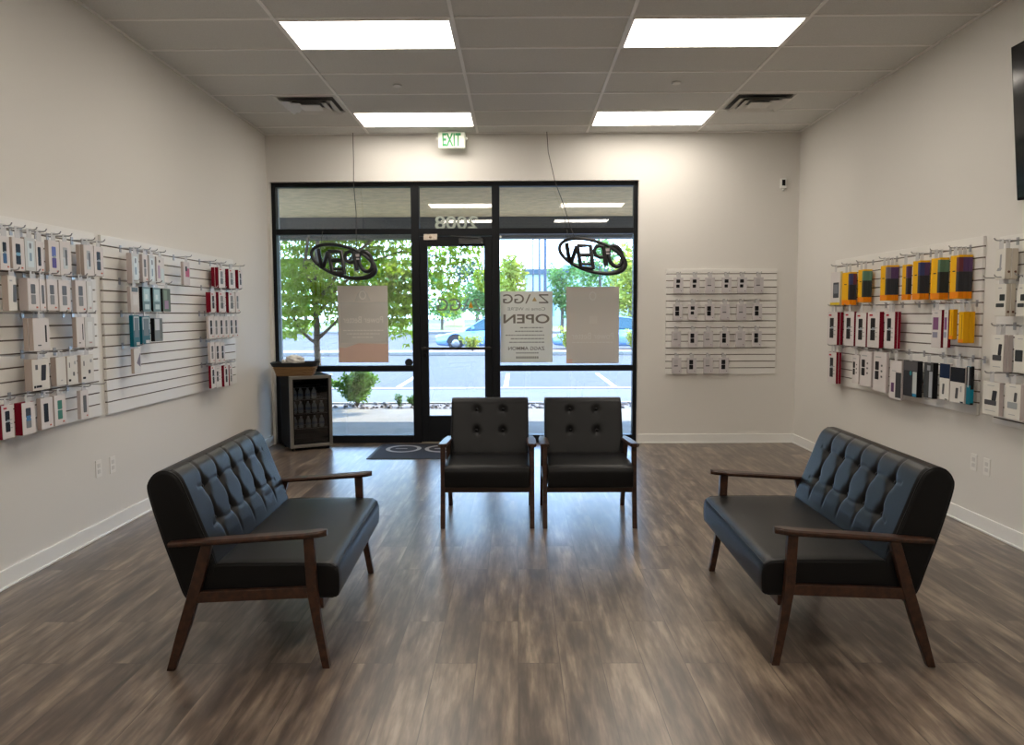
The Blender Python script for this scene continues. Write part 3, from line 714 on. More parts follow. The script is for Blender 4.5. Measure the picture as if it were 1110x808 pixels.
 'tablet2': ((.014, .013, .012), (.70, .68, .63), [(.10, .75, .30, .60, (.04, .045, .045), 'pictured_tablet'), (.3, .7, .88, .90, LG, 'print_lines')], [(.4, .6, .12, .17, (.5, .5, .5), 'brand_mark')], 'white box with black side'),
 'B': (PINK, (.56, .53, .54), dual(BK, None, .20, .62, .28, .88) + [(.74, .84, .12, .20, (.16, .10, .15), 'brand_dot')], [], 'pale box with large black window'),
 'D2': (PINK, (.56, .53, .54), [(.24, .66, .66, .88, BK, 'phone_window'), (.24, .60, .36, .56, BK, 'phone_window'), (.74, .84, .12, .20, (.16, .10, .15), 'brand_dot')], [], 'pale box, two small black windows'),
 'G': (PINK, (.53, .50, .51), [(.16, .62, .58, .90, (.44, .42, .43), 'pictured_clear_case'), (.2, .62, .46, .54, (.14, .13, .14), 'dark_band'), (.74, .84, .12, .20, (.16, .10, .15), 'brand_dot')], [], 'pale box with faint clear case'),
}
def package(style, w, h, th, loc, rz, label, group, tab=0.03, side=1, cat='phone case package'):
    """local: front faces -y with its face at y=0, body behind it; origin at the middle of the bottom edge"""
    body, front, marks, smarks, _ = ST[style]
    nm = {'dock': 'accessory_box', 'dockgrey': 'accessory_box', 'stand': 'accessory_box', 'tablet': 'accessory_box', 'tablet2': 'accessory_box', 'gadget': 'accessory_box', 'pieces': 'accessory_box', 'plain': 'accessory_box', 'slot': 'accessory_box', 'navy': 'accessory_box', 'blacktop': 'accessory_box'}.get(style, 'phone_case_box')
    t = thing(nm, label, 'boxed accessory' if nm == 'accessory_box' else 'phone case box', loc, rz, group)
    MB().box(-w / 2, w / 2, .0015, th, 0, h, 0, .0025).build('carton', cm(body), t)
    fo = MB().box(-w / 2 + .001, w / 2 - .001, 0, .004, .001, h - .001, 0, .001).build('front_panel', cm(front), t)
    seen = {}
    e = .0012
    for i, (x0, x1, z0, z1, c, n) in enumerate(marks):
        X0, X1 = -w / 2 + x0 * w, -w / 2 + x1 * w; d = -.0004 - .0004 * (i % 4)
        if n in ('phone_window', 'case_shell') or n.startswith('pictured'):
            r = min(.004, (X1 - X0) * .2); sl = .10 * (X1 - X0) if 'pictured_stand' in n or n in ('pictured_gadget', 'pictured_cable', 'pictured_phone') and style in ('dock', 'dockgrey', 'gadget', 'blister') else 0
            p = [(X0 + r, z0 * h), (X1 - r, z0 * h), (X1, z0 * h + r), (X1 + sl * 2, z1 * h - r), (X1 - r + sl * 2, z1 * h), (X0 + r + sl * 2, z1 * h), (X0 + sl * 2, z1 * h - r), (X0, z0 * h + r)]
            q = MB().prism(p, 'y', d, .002)
        elif n == 'grey_triangle':
            q = MB().prism([(X0, z0 * h), (X1, z1 * h), (X1, z0 * h * .6)], 'y', d, .002)
        elif n in ('teal_spot', 'brand_dot', 'lens_dot'):
            cx, cz, r = (X0 + X1) / 2, (z0 + z1) * h / 2, (X1 - X0) / 2
            q = MB().prism([(cx + r * math.cos(a * PI / 6), cz + r * math.sin(a * PI / 6)) for a in range(12)], 'y', d, .002)
        else: q = MB().box(X0, X1, d, .002, z0 * h, z1 * h)
        if n in seen and n not in ('phone_window',): pass
        seen[n] = 1
        q.build(n, cm(c, .3 if 'window' in n or 'blister' in n or 'phone' in n else .45), fo)
    for (y0, y1, z0, z1, c, n) in smarks:
        if n == 'case_print' and style == 'yellow': c = random.choice([(.11, .06, .14), (.17, .05, .06), (.06, .07, .18), (.20, .17, .22)])
        a, b = .0015 + y0 * (th - .0015), .0015 + y1 * (th - .0015)
        sx = w / 2 * side
        if n == 'brand_dot' or n == 'brand_mark':
            cy, cz, r = (a + b) / 2, (z0 + z1) / 2 * h, .008
            q = MB().prism([(cy + r * math.cos(k * PI / 6), cz + r * math.sin(k * PI / 6)) for k in range(12)], 'x', sx - .001 * side, sx + .0006 * side)
        else:
            q = MB().box(min(sx - .03 * side, sx + .0015 * side), max(sx - .03 * side, sx + .0015 * side), (-.001 if n.startswith('case') else a), b - .001, z0 * h, z1 * h, 0, .0012)
        q.build(n, cm(c, .35), t)
    if tab > .012:
        g = MB(); y0, y1 = .002, .0032; z1 = h + tab
        g.box(-.022, -.005, y0, y1, h - .002, z1).box(.005, .022, y0, y1, h - .002, z1).box(-.005, .005, y0, y1, z1 - .006, z1).box(-.005, .005, y0, y1, h - .002, z1 - .020)
        g.build('hang_tab', mat('clear_tab', (.56, .55, .55), .35, spec=.2), t)
    return t

PANELS = {   # code: wall x, rotation, name, row heights
 'NL': (XL, PI / 2, 'near left slatwall', {1: 1.966, 2: 1.737, 3: 1.509, 4: 1.280, 5: 1.052}),
 'FL': (XL, PI / 2, 'far left slatwall', {1: 1.966, 2: 1.737, 3: 1.509, 4: 1.280, 5: 1.052}),
 'LR': (XR, -PI / 2, 'long right slatwall', {1: 1.937, 2: 1.556, 3: 1.175}),
 'NR': (XR, -PI / 2, 'cut-off right slatwall', {1: 1.940, 2: 1.711, 3: 1.406, 4: 1.101}),
}
ITEMS = [
 ('NL', 1, 4.094, 1.823, 0.082, 0.179, 0.015, 'blue'), ('NL', 1, 4.206, 1.824, 0.106, 0.179, 0.012, 'bluestripe'), ('NL', 1, 4.308, 1.832, 0.098, 0.184, 0.0, 'clear'),
 ('NL', 1, 4.395, 1.823, 0.077, 0.177, 0.0, 'dark'), ('NL', 1, 4.531, 1.83, 0.109, 0.199, 0.016, 'violet'), ('NL', 1, 4.645, 1.833, 0.119, 0.204, 0.0, 'silver'),
 ('NL', 1, 4.897, 1.839, 0.117, 0.191, 0.052, 'silver'), ('NL', 1, 5.014, 1.841, 0.117, 0.19, 0.0, 'black'), ('NL', 2, 4.139, 1.613, 0.072, 0.187, 0.037, 'blister'),
 ('NL', 2, 4.319, 1.611, 0.108, 0.18, 0.051, 'grey'), ('NL', 2, 4.403, 1.61, 0.06, 0.178, 0.0, 'greythin'), ('NL', 2, 4.495, 1.612, 0.108, 0.182, 0.0, 'grey'),
 ('NL', 2, 4.619, 1.61, 0.123, 0.187, 0.0, 'grey'), ('NL', 2, 4.791, 1.611, 0.122, 0.199, 0.025, 'grey'), ('NL', 2, 4.889, 1.61, 0.074, 0.198, 0.0, 'pale'),
 ('NL', 3, 4.373, 1.388, 0.153, 0.183, 0.059, 'slot'), ('NL', 3, 4.767, 1.389, 0.091, 0.188, 0.028, 'slot'), ('NL', 3, 4.871, 1.389, 0.116, 0.186, 0.0, 'pale'),
 ('NL', 4, 4.35, 1.161, 0.161, 0.177, 0.046, 'gadget'), ('NL', 4, 4.545, 1.165, 0.102, 0.169, 0.035, 'plain'), ('NL', 4, 4.659, 1.162, 0.107, 0.173, 0.0, 'pieces'),
 ('NL', 4, 4.826, 1.163, 0.146, 0.17, 0.023, 'pieces'), ('NL', 5, 4.046, 0.933, 0.099, 0.18, 0.039, 'redblack'), ('NL', 5, 4.222, 0.929, 0.12, 0.178, 0.043, 'redblue'),
 ('NL', 5, 4.389, 0.935, 0.117, 0.179, 0.026, 'dark'), ('NL', 5, 4.517, 0.938, 0.119, 0.179, 0.0, 'green'), ('NL', 5, 4.776, 0.94, 0.092, 0.178, 0.014, 'greythin'),
 ('FL', 1, 5.493, 1.823, 0.107, 0.212, 0.039, 'clear'), ('FL', 1, 5.636, 1.833, 0.084, 0.2, 0.02, 'grey'), ('FL', 1, 5.743, 1.825, 0.102, 0.218, 0.0, 'clear'),
 ('FL', 1, 5.879, 1.824, 0.133, 0.212, 0.0, 'purple'), ('FL', 1, 6.344, 1.832, 0.124, 0.188, 0.015, 'pink'), ('FL', 2, 5.465, 1.603, 0.126, 0.182, 0.019, 'clearhead'),
 ('FL', 2, 5.64, 1.609, 0.128, 0.181, 0.03, 'clearblack'), ('FL', 2, 5.802, 1.609, 0.127, 0.179, 0.016, 'clearblack'), ('FL', 2, 5.963, 1.608, 0.134, 0.177, 0.012, 'purpleblack'),
 ('FL', 3, 5.471, 1.382, 0.096, 0.222, 0.029, 'teal'), ('FL', 3, 5.613, 1.385, 0.126, 0.201, 0.015, 'teal'), ('FL', 3, 5.81, 1.384, 0.133, 0.173, 0.032, 'speckle'),
 ('FL', 4, 5.468, 1.169, 0.1, 0.176, 0.02, 'triangle'), ('FL', 1, 7.096, 1.83, 0.156, 0.186, 0.07, 'redgrey'), ('FL', 1, 7.344, 1.832, 0.157, 0.183, 0.035, 'redgrey'),
 ('FL', 1, 7.575, 1.838, 0.114, 0.18, 0.033, 'redblack'), ('FL', 2, 6.879, 1.604, 0.113, 0.18, 0.046, 'redblack'), ('FL', 2, 7.084, 1.607, 0.16, 0.185, 0.027, 'redgrey'),
 ('FL', 2, 7.33, 1.61, 0.166, 0.192, 0.029, 'redgrey'), ('FL', 2, 7.479, 1.612, 0.116, 0.195, 0.0, 'grey'), ('FL', 3, 6.815, 1.382, 0.117, 0.199, 0.015, 'black'),
 ('FL', 3, 6.933, 1.38, 0.117, 0.202, 0.0, 'grey'), ('FL', 3, 7.053, 1.38, 0.119, 0.202, 0.0, 'black'), ('FL', 3, 7.173, 1.378, 0.121, 0.205, 0.0, 'grey'),
 ('FL', 3, 7.301, 1.378, 0.125, 0.204, 0.0, 'black'), ('FL', 3, 7.419, 1.378, 0.11, 0.203, 0.0, 'black'), ('FL', 4, 6.824, 1.161, 0.104, 0.183, 0.016, 'grey'),
 ('FL', 4, 6.944, 1.155, 0.112, 0.186, 0.0, 'black'), ('FL', 4, 7.06, 1.152, 0.111, 0.185, 0.0, 'black'), ('FL', 5, 6.827, 0.944, 0.104, 0.2, 0.024, 'redblack'),
 ('FL', 5, 6.945, 0.936, 0.125, 0.199, 0.0, 'dots'), ('FL', 5, 7.134, 0.93, 0.109, 0.196, 0.027, 'redblack'), ('FL', 5, 7.25, 0.925, 0.077, 0.191, 0.007, 'redgrey'),
 ('LR', 1, 7.467, 1.72, 0.227, 0.317, 0.017, 'phonepic'), ('LR', 1, 7.226, 1.71, 0.172, 0.303, 0.067, 'yellow'), ('LR', 1, 6.916, 1.725, 0.117, 0.289, 0.077, 'yellowgreen'),
 ('LR', 1, 6.485, 1.734, 0.122, 0.29, 0.117, 'yellow'), ('LR', 1, 6.132, 1.726, 0.095, 0.277, 0.032, 'yellow'), ('LR', 1, 5.961, 1.735, 0.113, 0.295, 0.076, 'yellow'),
 ('LR', 1, 5.692, 1.733, 0.128, 0.302, 0.069, 'yellowgreen'), ('LR', 1, 5.445, 1.735, 0.111, 0.301, 0.143, 'yellow'), ('LR', 2, 7.515, 1.34, 0.237, 0.312, 0.059, 'redblack'),
 ('LR', 2, 7.137, 1.343, 0.218, 0.313, 0.012, 'redblack'), ('LR', 2, 6.889, 1.339, 0.207, 0.302, 0.01, 'redblack'), ('LR', 2, 6.648, 1.344, 0.223, 0.307, 0.039, 'redblack'),
 ('LR', 2, 6.36, 1.347, 0.174, 0.301, 0.053, 'redblack'), ('LR', 2, 5.651, 1.372, 0.13, 0.274, 0.015, 'purplepic'), ('LR', 2, 5.526, 1.374, 0.059, 0.268, 0.006, 'purplepic'),
 ('LR', 2, 5.46, 1.406, 0.05, 0.211, 0.032, 'flatyellow'), ('LR', 2, 5.339, 1.387, 0.064, 0.215, 0.08, 'flatyellow'), ('LR', 3, 7.497, 0.96, 0.198, 0.302, 0.053, 'redblack'),
 ('LR', 3, 6.973, 0.981, 0.14, 0.257, 0, 'dots'), ('LR', 3, 6.771, 0.999, 0.22, 0.306, 0, 'dots'), ('LR', 3, 6.508, 0.992, 0.253, 0.331, 0, 'dots'),
 ('LR', 3, 6.232, 0.948, 0.197, 0.312, 0.011, 'blob'), ('LR', 3, 6.001, 0.979, 0.214, 0.278, 0.042, 'tealspot'), ('LR', 3, 5.735, 0.987, 0.128, 0.266, 0.04, 'silverstrip'),
 ('LR', 3, 5.518, 0.996, 0.131, 0.263, 0, 'navy'), ('LR', 3, 5.356, 0.988, 0.179, 0.249, 0, 'blacktop'), ('LR', 3, 5.224, 0.997, 0.053, 0.261, 0.025, 'turquoise'),
 ('NR', 1, 4.933, 1.792, 0.104, 0.191, 0.082, 'stand'), ('NR', 2, 4.917, 1.566, 0.115, 0.203, 0.061, 'tablet'), ('NR', 2, 4.715, 1.563, 0.09, 0.195, 0.044, 'tablet'),
 ('NR', 3, 4.926, 1.231, 0.132, 0.234, 0.06, 'dock'), ('NR', 3, 4.704, 1.237, 0.115, 0.234, 0.055, 'tablet2'), ('NR', 4, 4.973, 0.937, 0.179, 0.213, 0.029, 'dock'),
 ('NR', 4, 4.755, 0.941, 0.156, 0.221, 0.033, 'dockgrey'),
]
ROWN = {1: 'top row', 2: 'second row', 3: 'third row', 4: 'fourth row', 5: 'fifth row'}
def stock():
    O = .125
    rows = {}
    for it in ITEMS: rows.setdefault((it[0], it[1]), []).append(it)
    for (pc, row), its in rows.items():
        wx, rz, pn, zr = PANELS[pc]; left = wx < 0
        its.sort(key=lambda i: i[2] if left else -i[2])           # left to right in the photo
        rn = 'bottom row' if (pc in ('LR',) and row == 3) or (pc in ('NL',) and row == 5) or (pc == 'NR' and row == 4) or (pc == 'FL' and row == 5) else ROWN[row]
        for k, (_, _, y, zc, w, h, T, st) in enumerate(its):
            hz = zr[row]; w = min(w, .235) - .004; zb = zc - h / 2; zt = min(zc + h / 2, hz - .008); h = zt - zb
            T = min(T, .098); n = max(1, min(4, round(T / .034))); th = max(.024, T / n) - .0015 if n > 1 else max(.024, T)
            look = ST[st][4]; pos = '%s from left in %s of %s' % (ORD[k], rn, pn)
            for q in range(n):
                off = O - q * (th + .0015)
                x = wx + off if left else wx - off
                lab = '%s, %s' % (look, pos) if q == 0 else 'box %s behind the one %s' % (['', 'directly', 'second', 'third'][q], pos)
                package(st, w, h, th, (x, y, zb), rz, lab, 'boxes on the ' + pn, hz + .010 - zt, -1 if left else 1)
            hook((wx, y, hz), rz, 'chrome display hook holding the box %s' % pos, 'hooks on the ' + pn)
    for (pc, row, y, what) in EMPTY:
        wx, rz, pn, zr = PANELS[pc]
        hook((wx, y, zr[row]), rz, 'empty hook %s of %s' % (what, pn), 'hooks on the ' + pn)
    # back wall panel
    R = ['D2 D2 G D2 D2 G', 'B D2 B G G B', 'G B G B G B', 'G B G B']; Z = [1.711, 1.41, 1.105, .806]; HZ = [1.934, 1.629, 1.3244, 1.0196]
    dx = [0, -.008, -.012, -.014]
    for r, row in enumerate(R):
        for k, st in enumerate(row.split()):
            x = 1.815 + k * .1795 + dx[r] + [0, .004, -.006, .003, -.004, .002][(k + r) % 6]
            pos = '%s from left in %s of back wall slatwall' % (ORD[k], ['top row', 'second row', 'third row', 'bottom row'][r])
            package(st, .104, .178, .026, (x, YB - .085, Z[r] + .001), 0, '%s, %s' % (ST[st][4], pos), 'boxes on the back wall slatwall', HZ[r] + .010 - Z[r] - .179)
            hook((x, YB, HZ[r]), 0, 'chrome display hook holding the box %s' % pos, 'hooks on the back wall slatwall', .15)
EMPTY = [('NL', 3, 4.16, 'left of the boxes in the third row'), ('NL', 3, 4.56, 'between the boxes in the third row'), ('NL', 4, 4.12, 'left of the boxes in the fourth row'),
         ('NL', 5, 4.95, 'at the right end of the bottom row'), ('FL', 1, 6.86, 'left of the burgundy boxes in the top row'),
         ('LR', 2, 6.10, 'first of two in the second row'), ('LR', 2, 5.88, 'second of two in the second row'), ('LR', 3, 7.22, 'right of the burgundy box in the bottom row'), ('FL', 4, 7.20, 'right of the boxes in the fourth row'), ('NR', 2, 5.03, 'at the left end of the second row')]
stock()

# ================================================================ ON THE GLASS
def poster(name, label, x0, x1, z0, z1, col, build, group=None):
    y = 8.928
    t = thing(name, label, 'poster', ((x0 + x1) / 2, y, z0), 0, group)
    w, h = x1 - x0, z1 - z0
    m = bpy.data.materials.new(name + '_paper'); m.use_nodes = True; nt = m.node_tree; b = nt.nodes['Principled BSDF']
    b.inputs['Base Color'].default_value = (*col, 1); b.inputs['Roughness'].default_value = .7
    tl = nt.nodes.new('ShaderNodeBsdfTranslucent'); tl.inputs[0].default_value = (*[min(1, c * 1.1) for c in col], 1)
    mx = nt.nodes.new('ShaderNodeMixShader'); mx.inputs[0].default_value = .30
    nt.links.new(b.outputs[0], mx.inputs[1]); nt.links.new(tl.outputs[0], mx.inputs[2]); nt.links.new(mx.outputs[0], nt.nodes['Material Output'].inputs[0])
    MB().box(-w / 2, w / 2, 0, .0015, 0, h).build('paper_sheet', m, t)
    build(t, w, h); return t
def script_poster(red):
    def f(t, w, h):
        pale = cm((.74, .71, .66), .7)
        m = MB()
        add_text(m, 'Power Better', .1, 0, -.0008, h * (.56 if red else .36), 0, True, w * .80, .0004, 0, .075)
        m.build('faint_lettering', pale, t)
        l = MB()
        for i, (z, q) in enumerate(((.42, .80), (.375, .66), (.33, .44)) if red else ((.275, .78),)):
            x = -w * q / 2; l = MB()
            rnd = random.Random(i)
            while x < w * q / 2 - .01:
                L = rnd.uniform(.015, .045); l.box(x, min(x + L, w * q / 2), -.0008, .0004, z * h - .005, z * h + .005); x += L + .008
            l.build('small_print', pale, t)
        n = 24; r0, r1 = .030, .040; vs = []; fs = []
        for k in range(n + 1):
            a = 2 * PI * k / n
            for r in (r0, r1): vs.append((r * math.cos(a), -.0006, h * .88 + r * 1.3 * math.sin(a)))
        for k in range(n): fs.append((2 * k, 2 * k + 1, 2 * k + 3, 2 * k + 2))
        MB().add(vs, fs).build('round_emblem', pale, t)
        if red:
            MB().prism([(-w / 2 + .002, .002), (w / 2 - .002, .002), (w / 2 - .002, h * .24), (-w * .1, h * .25), (-w * .36, h * .19), (-w / 2 + .002, h * .20)], 'y', -.0005, .0008).build('rose_band', cm((.66, .47, .39), .7), t)
            MB().prism([(-w * .16, h * .80), (w * .16, h * .80), (w * .10, h * .90), (0, h * .96), (-w * .10, h * .90)], 'y', -.0003, .0006).build('grey_shape', cm((.56, .54, .50), .7), t)
            MB().box(-w / 2 + .03, w / 2 - .002, -.0002, .0006, h * .26, h * .79).build('grey_panel', cm((.555, .535, .50), .7), t)
        else:
            MB().box(-.04, .05, -.0004, .0006, h * .52, h * .62).build('pale_square', cm((.70, .66, .60), .7), t)
            MB().box(-w / 2 + .002, -w / 2 + .07, -.0004, .0006, .002, .05).build('rose_corner', cm((.70, .50, .44), .7), t)
    return f
def centre_poster(t, w, h):
    dk = cm((.20, .18, .155), .7); md = cm((.31, .31, .28), .7)
    m = MB(); zr = h * .895
    # letters run right to left, being read from outside; the A is one bar and a small triangle
    add_text(m, 'GG', .12, -w * .245, -.0008, zr, 0, True, w * .40, .0004, .001, .105)
    m.build('brand_letters', dk, t)
    b = MB(); x = w * .08
    b.prism([(x - .062, zr - .054), (x - .045, zr - .054), (x + .003, zr + .052), (x - .014, zr + .052)], 'y', -.0012, -.0004)
    b.prism([(w * .42, zr + .050), (w * .42, zr + .036), (w * .30, zr + .036), (w * .42, zr - .036), (w * .42, zr - .050), (w * .24, zr - .050), (w * .24, zr - .036), (w * .385, zr - .036), (w * .27, zr + .036), (w * .27, zr + .050)][::-1] if False else
            [(w * .25, zr + .050), (w * .42, zr + .050), (w * .42, zr + .038)][:0] or [(w * .42, zr - .052), (w * .42, zr - .036), (w * .275, zr + .036), (w * .42, zr + .036), (w * .42, zr + .052), (w * .24, zr + .052), (w * .24, zr + .036), (w * .385, zr - .036), (w * .24, zr - .036), (w * .24, zr - .052)], 'y', -.0012, -.0004)
    # mirrored Z: diagonal falls from upper left to lower right
    b.build('brand_letters', dk, t)
    MB().prism([(w * .11, zr - .028), (w * .20, zr - .028), (w * .155, zr + .022)], 'y', -.0012, -.0004).build('orange_triangle', cm((.50, .36, .17), .7), t)
    m = MB(); add_text(m, "Come in WE'RE", .05, 0, -.0008, h * .755, 0, True, w * .72, .0004, 0, .038); m.build('small_print', md, t)
    m = MB(); add_text(m, 'OPEN', .12, 0, -.0008, h * .615, 0, True, w * .88, .0004, .002, .105); m.build('open_lettering', dk, t)
    l = MB(); rnd = random.Random(2)
    for z, a, c in ((.49, -.12, .32), (.44, -.22, .32), (.385, -.40, .34), (.335, -.30, .34), (.285, -.33, .34)):
        x = a * w; l = MB()
        while x < c * w - .008:
            L = rnd.uniform(.012, .04); l.box(x, min(x + L, c * w), -.0008, .0004, z * h - .006, z * h + .006); x += L + .007
        l.build('small_print', md, t)
    m = MB(); add_text(m, 'ZAGG AMMON', .06, 0, -.0008, h * .20, 0, True, w * .70, .0004, .0008, .040)
    m.build('place_lettering', dk, t)
    l = MB()
    for z, c, hh in ((.135, .2, .007), (.07, .2, .013)):
        x = -c * w; l = MB()
        while x < c * w: l.box(x, x + .018, -.0008, .0004, z * h - hh, z * h + hh); x += .024
        l.build('small_print', md, t)
poster('window_poster', 'taupe window poster with rose bottom band under the left open sign', -2.068, -1.489, .937, 1.820, (.66, .61, .55), script_poster(True), 'window posters')
poster('window_poster', 'plain taupe window poster with faint script under the right open sign', .565, 1.172, .917, 1.798, (.65, .60, .54), script_poster(False), 'window posters')
poster('window_poster', 'pale grey window poster with big backwards OPEN lettering beside the door', -.195, .407, .93, 1.749, (.76, .76, .71), centre_poster, 'window posters')

def open_sign(cx, cz, label, sc=1.0):
    t = thing('open_sign', label, 'open sign', (cx, 8.74, cz), 0, 'unlit OPEN signs')
    K = .000798 * sc
    def P(x, y, d=0): return ((x - 540) * K, d, (360 - y) * K)
    def el(x, y, a, b, rot, n=48, a0=0, a1=2 * PI):
        out = []
        for k in range(n):
            th = a0 + (a1 - a0) * k / (n if a1 - a0 > 6.2 else n - 1); u, v = a * math.cos(th), b * math.sin(th)
            out.append(P(x + u * math.cos(rot) - v * math.sin(rot), y + u * math.sin(rot) + v * math.cos(rot)))
        return out
    blk = mat('neon_black', (.010, .010, .012), .3)
    e = el(545, 362, 462, 205, math.radians(17), 72)
    rr = [.019 + .012 * max(0, math.cos(2 * PI * k / 72 - .15)) ** 3 for k in range(72)]
    MB().tube(e, rr, 10, closed=True).build('oval_ring', blk, t)
    r = .0235
    L = [[(190, 180), (240, 455), (335, 225), (392, 500)],                       # backwards N
         [(340, 222), (520, 222), (562, 545), (398, 520)]]
    MB().tube([P(*p, -.004) for p in [(195, 185), (238, 455), (258, 455), (335, 225)]], r, 8).build('letter_n', blk, t)
    m = MB().tube([P(*p, -.004) for p in [(335, 222), (520, 222), (560, 545)]], r, 8).tube([P(*p, -.004) for p in [(340, 222), (392, 512), (556, 530)]], r, 8)
    m.tube([P(*p, -.004) for p in [(368, 350), (535, 345)]], r * .9, 8).tube([P(*p, -.004) for p in [(388, 468), (548, 470)]], r * .7, 8)
    m.build('letter_e', blk, t)
    m = MB().tube([P(*p, -.004) for p in [(695, 225), (735, 495)]], r * 1.15, 8)
    m.tube([P(*p, -.004) for p in [(700, 240), (640, 222), (590, 245), (570, 295), (590, 350), (640, 378), (705, 372)]], r * .9, 8)
    m.build('letter_p', blk, t)
    MB().tube(el(860, 365, 92, 142, math.radians(-15), 40), r, 8, closed=True).build('letter_o', blk, t)
    tr = MB(); a = P(705, 345); b = P(795, 250); tr.box(a[0], b[0], -.022, .012, a[2], b[2], 0, .003); tr.build('transformer_box', blk, t)
    lb = MB(); a = P(712, 300); b = P(778, 262); lb.box(a[0], b[0], -.0232, -.0215, a[2], b[2]); a = P(715, 340); b = P(775, 318); lb.box(a[0], b[0], -.0232, -.0215, a[2], b[2])
    lb.build('pale_sticker', cm((.50, .44, .46), .5), t)
    return t
open_sign(-1.955, 2.088, 'unlit black oval open sign hung in the left window')
open_sign(.838, 2.135, 'unlit black oval open sign hung in the right window', 1.03)
def cords():
    c = mat('cord_dark', (.05, .045, .04), .5)
    for pts, lab in (([(-1.815, 8.74, H), (-1.812, 8.735, 3.2), (-1.818, 8.74, 2.95), (-1.795, 8.74, 2.62), (-1.80, 8.74, 2.40), (-1.797, 8.735, 2.19)], 'thin dark cord from the ceiling to the left open sign'),
                     ([(.335, 8.74, H), (.35, 8.735, 3.28), (.425, 8.74, 2.96), (.53, 8.74, 2.68), (.60, 8.735, 2.45), (.655, 8.74, 2.325)], 'thin dark cord from the ceiling to the right open sign')):
        q = []
        for i in range(len(pts) - 1):
            for k in range(4): q.append(tuple(pts[i][j] + (pts[i + 1][j] - pts[i][j]) * k / 4 for j in range(3)))
        q.append(pts[-1]); o = MB().tube(q, .004, 6).build('sign_cord', c); tag(o, lab, 'cord', 'cords of the open signs')
    for x, z0, lab in ((-2.205, 2.225, 'short dark wire holding the left end of the left open sign'), (.57, 2.28, 'short dark wire holding the left end of the right open sign')):
        o = MB().tube([(x, 8.745, z0), (x, 8.85, 2.43), (x, 8.895, 2.44)], .003, 6).build('hanging_wire', c); tag(o, lab, 'wire', 'hanging wires of the open signs')
cords()
def glass_marks():
    # backwards door decal and street number
    t = thing('door_decal', 'faint grey backwards lettering with orange triangle on the door glass', 'decal', (-.655, 8.9235, 1.60)); t.scale = (.76, 1, .74)
    g = cm((.20, .23, .20), .5); m = MB(); add_text(m, 'GG', .2, -.17, 0, 0, 0, True, .36, .0004, .001, .19)
    m.prism([(.035, -.09), (.055, -.09), (.135, .09), (.115, .09)], 'y', -.0006, .0004)
    m.prism([(.30, -.09), (.30, -.07), (.225, .07), (.30, .07), (.30, .09), (.205, .09), (.205, .07), (.28, -.07), (.205, -.07), (.205, -.09)], 'y', -.0006, .0004)
    m.build('decal_letters', g, t)
    MB().prism([(.125, -.05), (.195, -.05), (.16, .05)], 'y', -.0006, .0004).build('orange_triangle', cm((.60, .28, .03), .5), t)
    m = MB(); add_text(m, 'Open 10-7', .1, -.02, 0, -.58, 0, True, .42, .0004, 0, .05); 
    o = m  # hours line dropped: the photo shows none here
    t = thing('street_number', 'pale street number 2008 read backwards on the glass over the door', 'street number', (-.69, 8.9335, 2.535))
    m = MB(); add_text(m, '2008', .2, 0, 0, 0, 0, True, .49, .0005, .003, .15); m.build('number_digits', cm((.36, .40, .35), .5), t)
    t = thing('head_label', 'small pale label plate on the black header over the door', 'label', (-.985, 8.884, 2.335))
    MB().box(-.078, .078, 0, .006, 0, .066, 0, .002).build('label_plate', cm((.62, .54, .46), .5), t)
    m = MB(); add_text(m, 'PULL', .03, 0, -.0008, .033, 0, False, .001 + .05, .0003, 0, .02)
    MB().lathe([(.001, 0), (.017, .0006), (.017, .0002)], 16, M=Matrix.Translation((0, -.0003, .033)) @ Matrix.Rotation(PI / 2, 4, 'X')).build('round_symbol', cm((.42, .32, .25), .5), t)
    o = MB().tube([(-1.256, 8.931, .934), (-1.256, 8.918, .934)], [.046, .043], 28).build('round_sensor', cm((.03, .033, .038), .4)); tag(o, 'black round disc stuck low on the left window beside the door', 'disc')
    o = MB().lathe([(.012, 0), (.014, .004), (.008, .008)], 14, M=Matrix.Translation((-.185, 8.89, 2.365)) @ Matrix.Rotation(PI / 2, 4, 'X')).build('window_hook', WHITE); tag(o, 'tiny white hook at the top left corner of the right window', 'hook')
glass_marks()

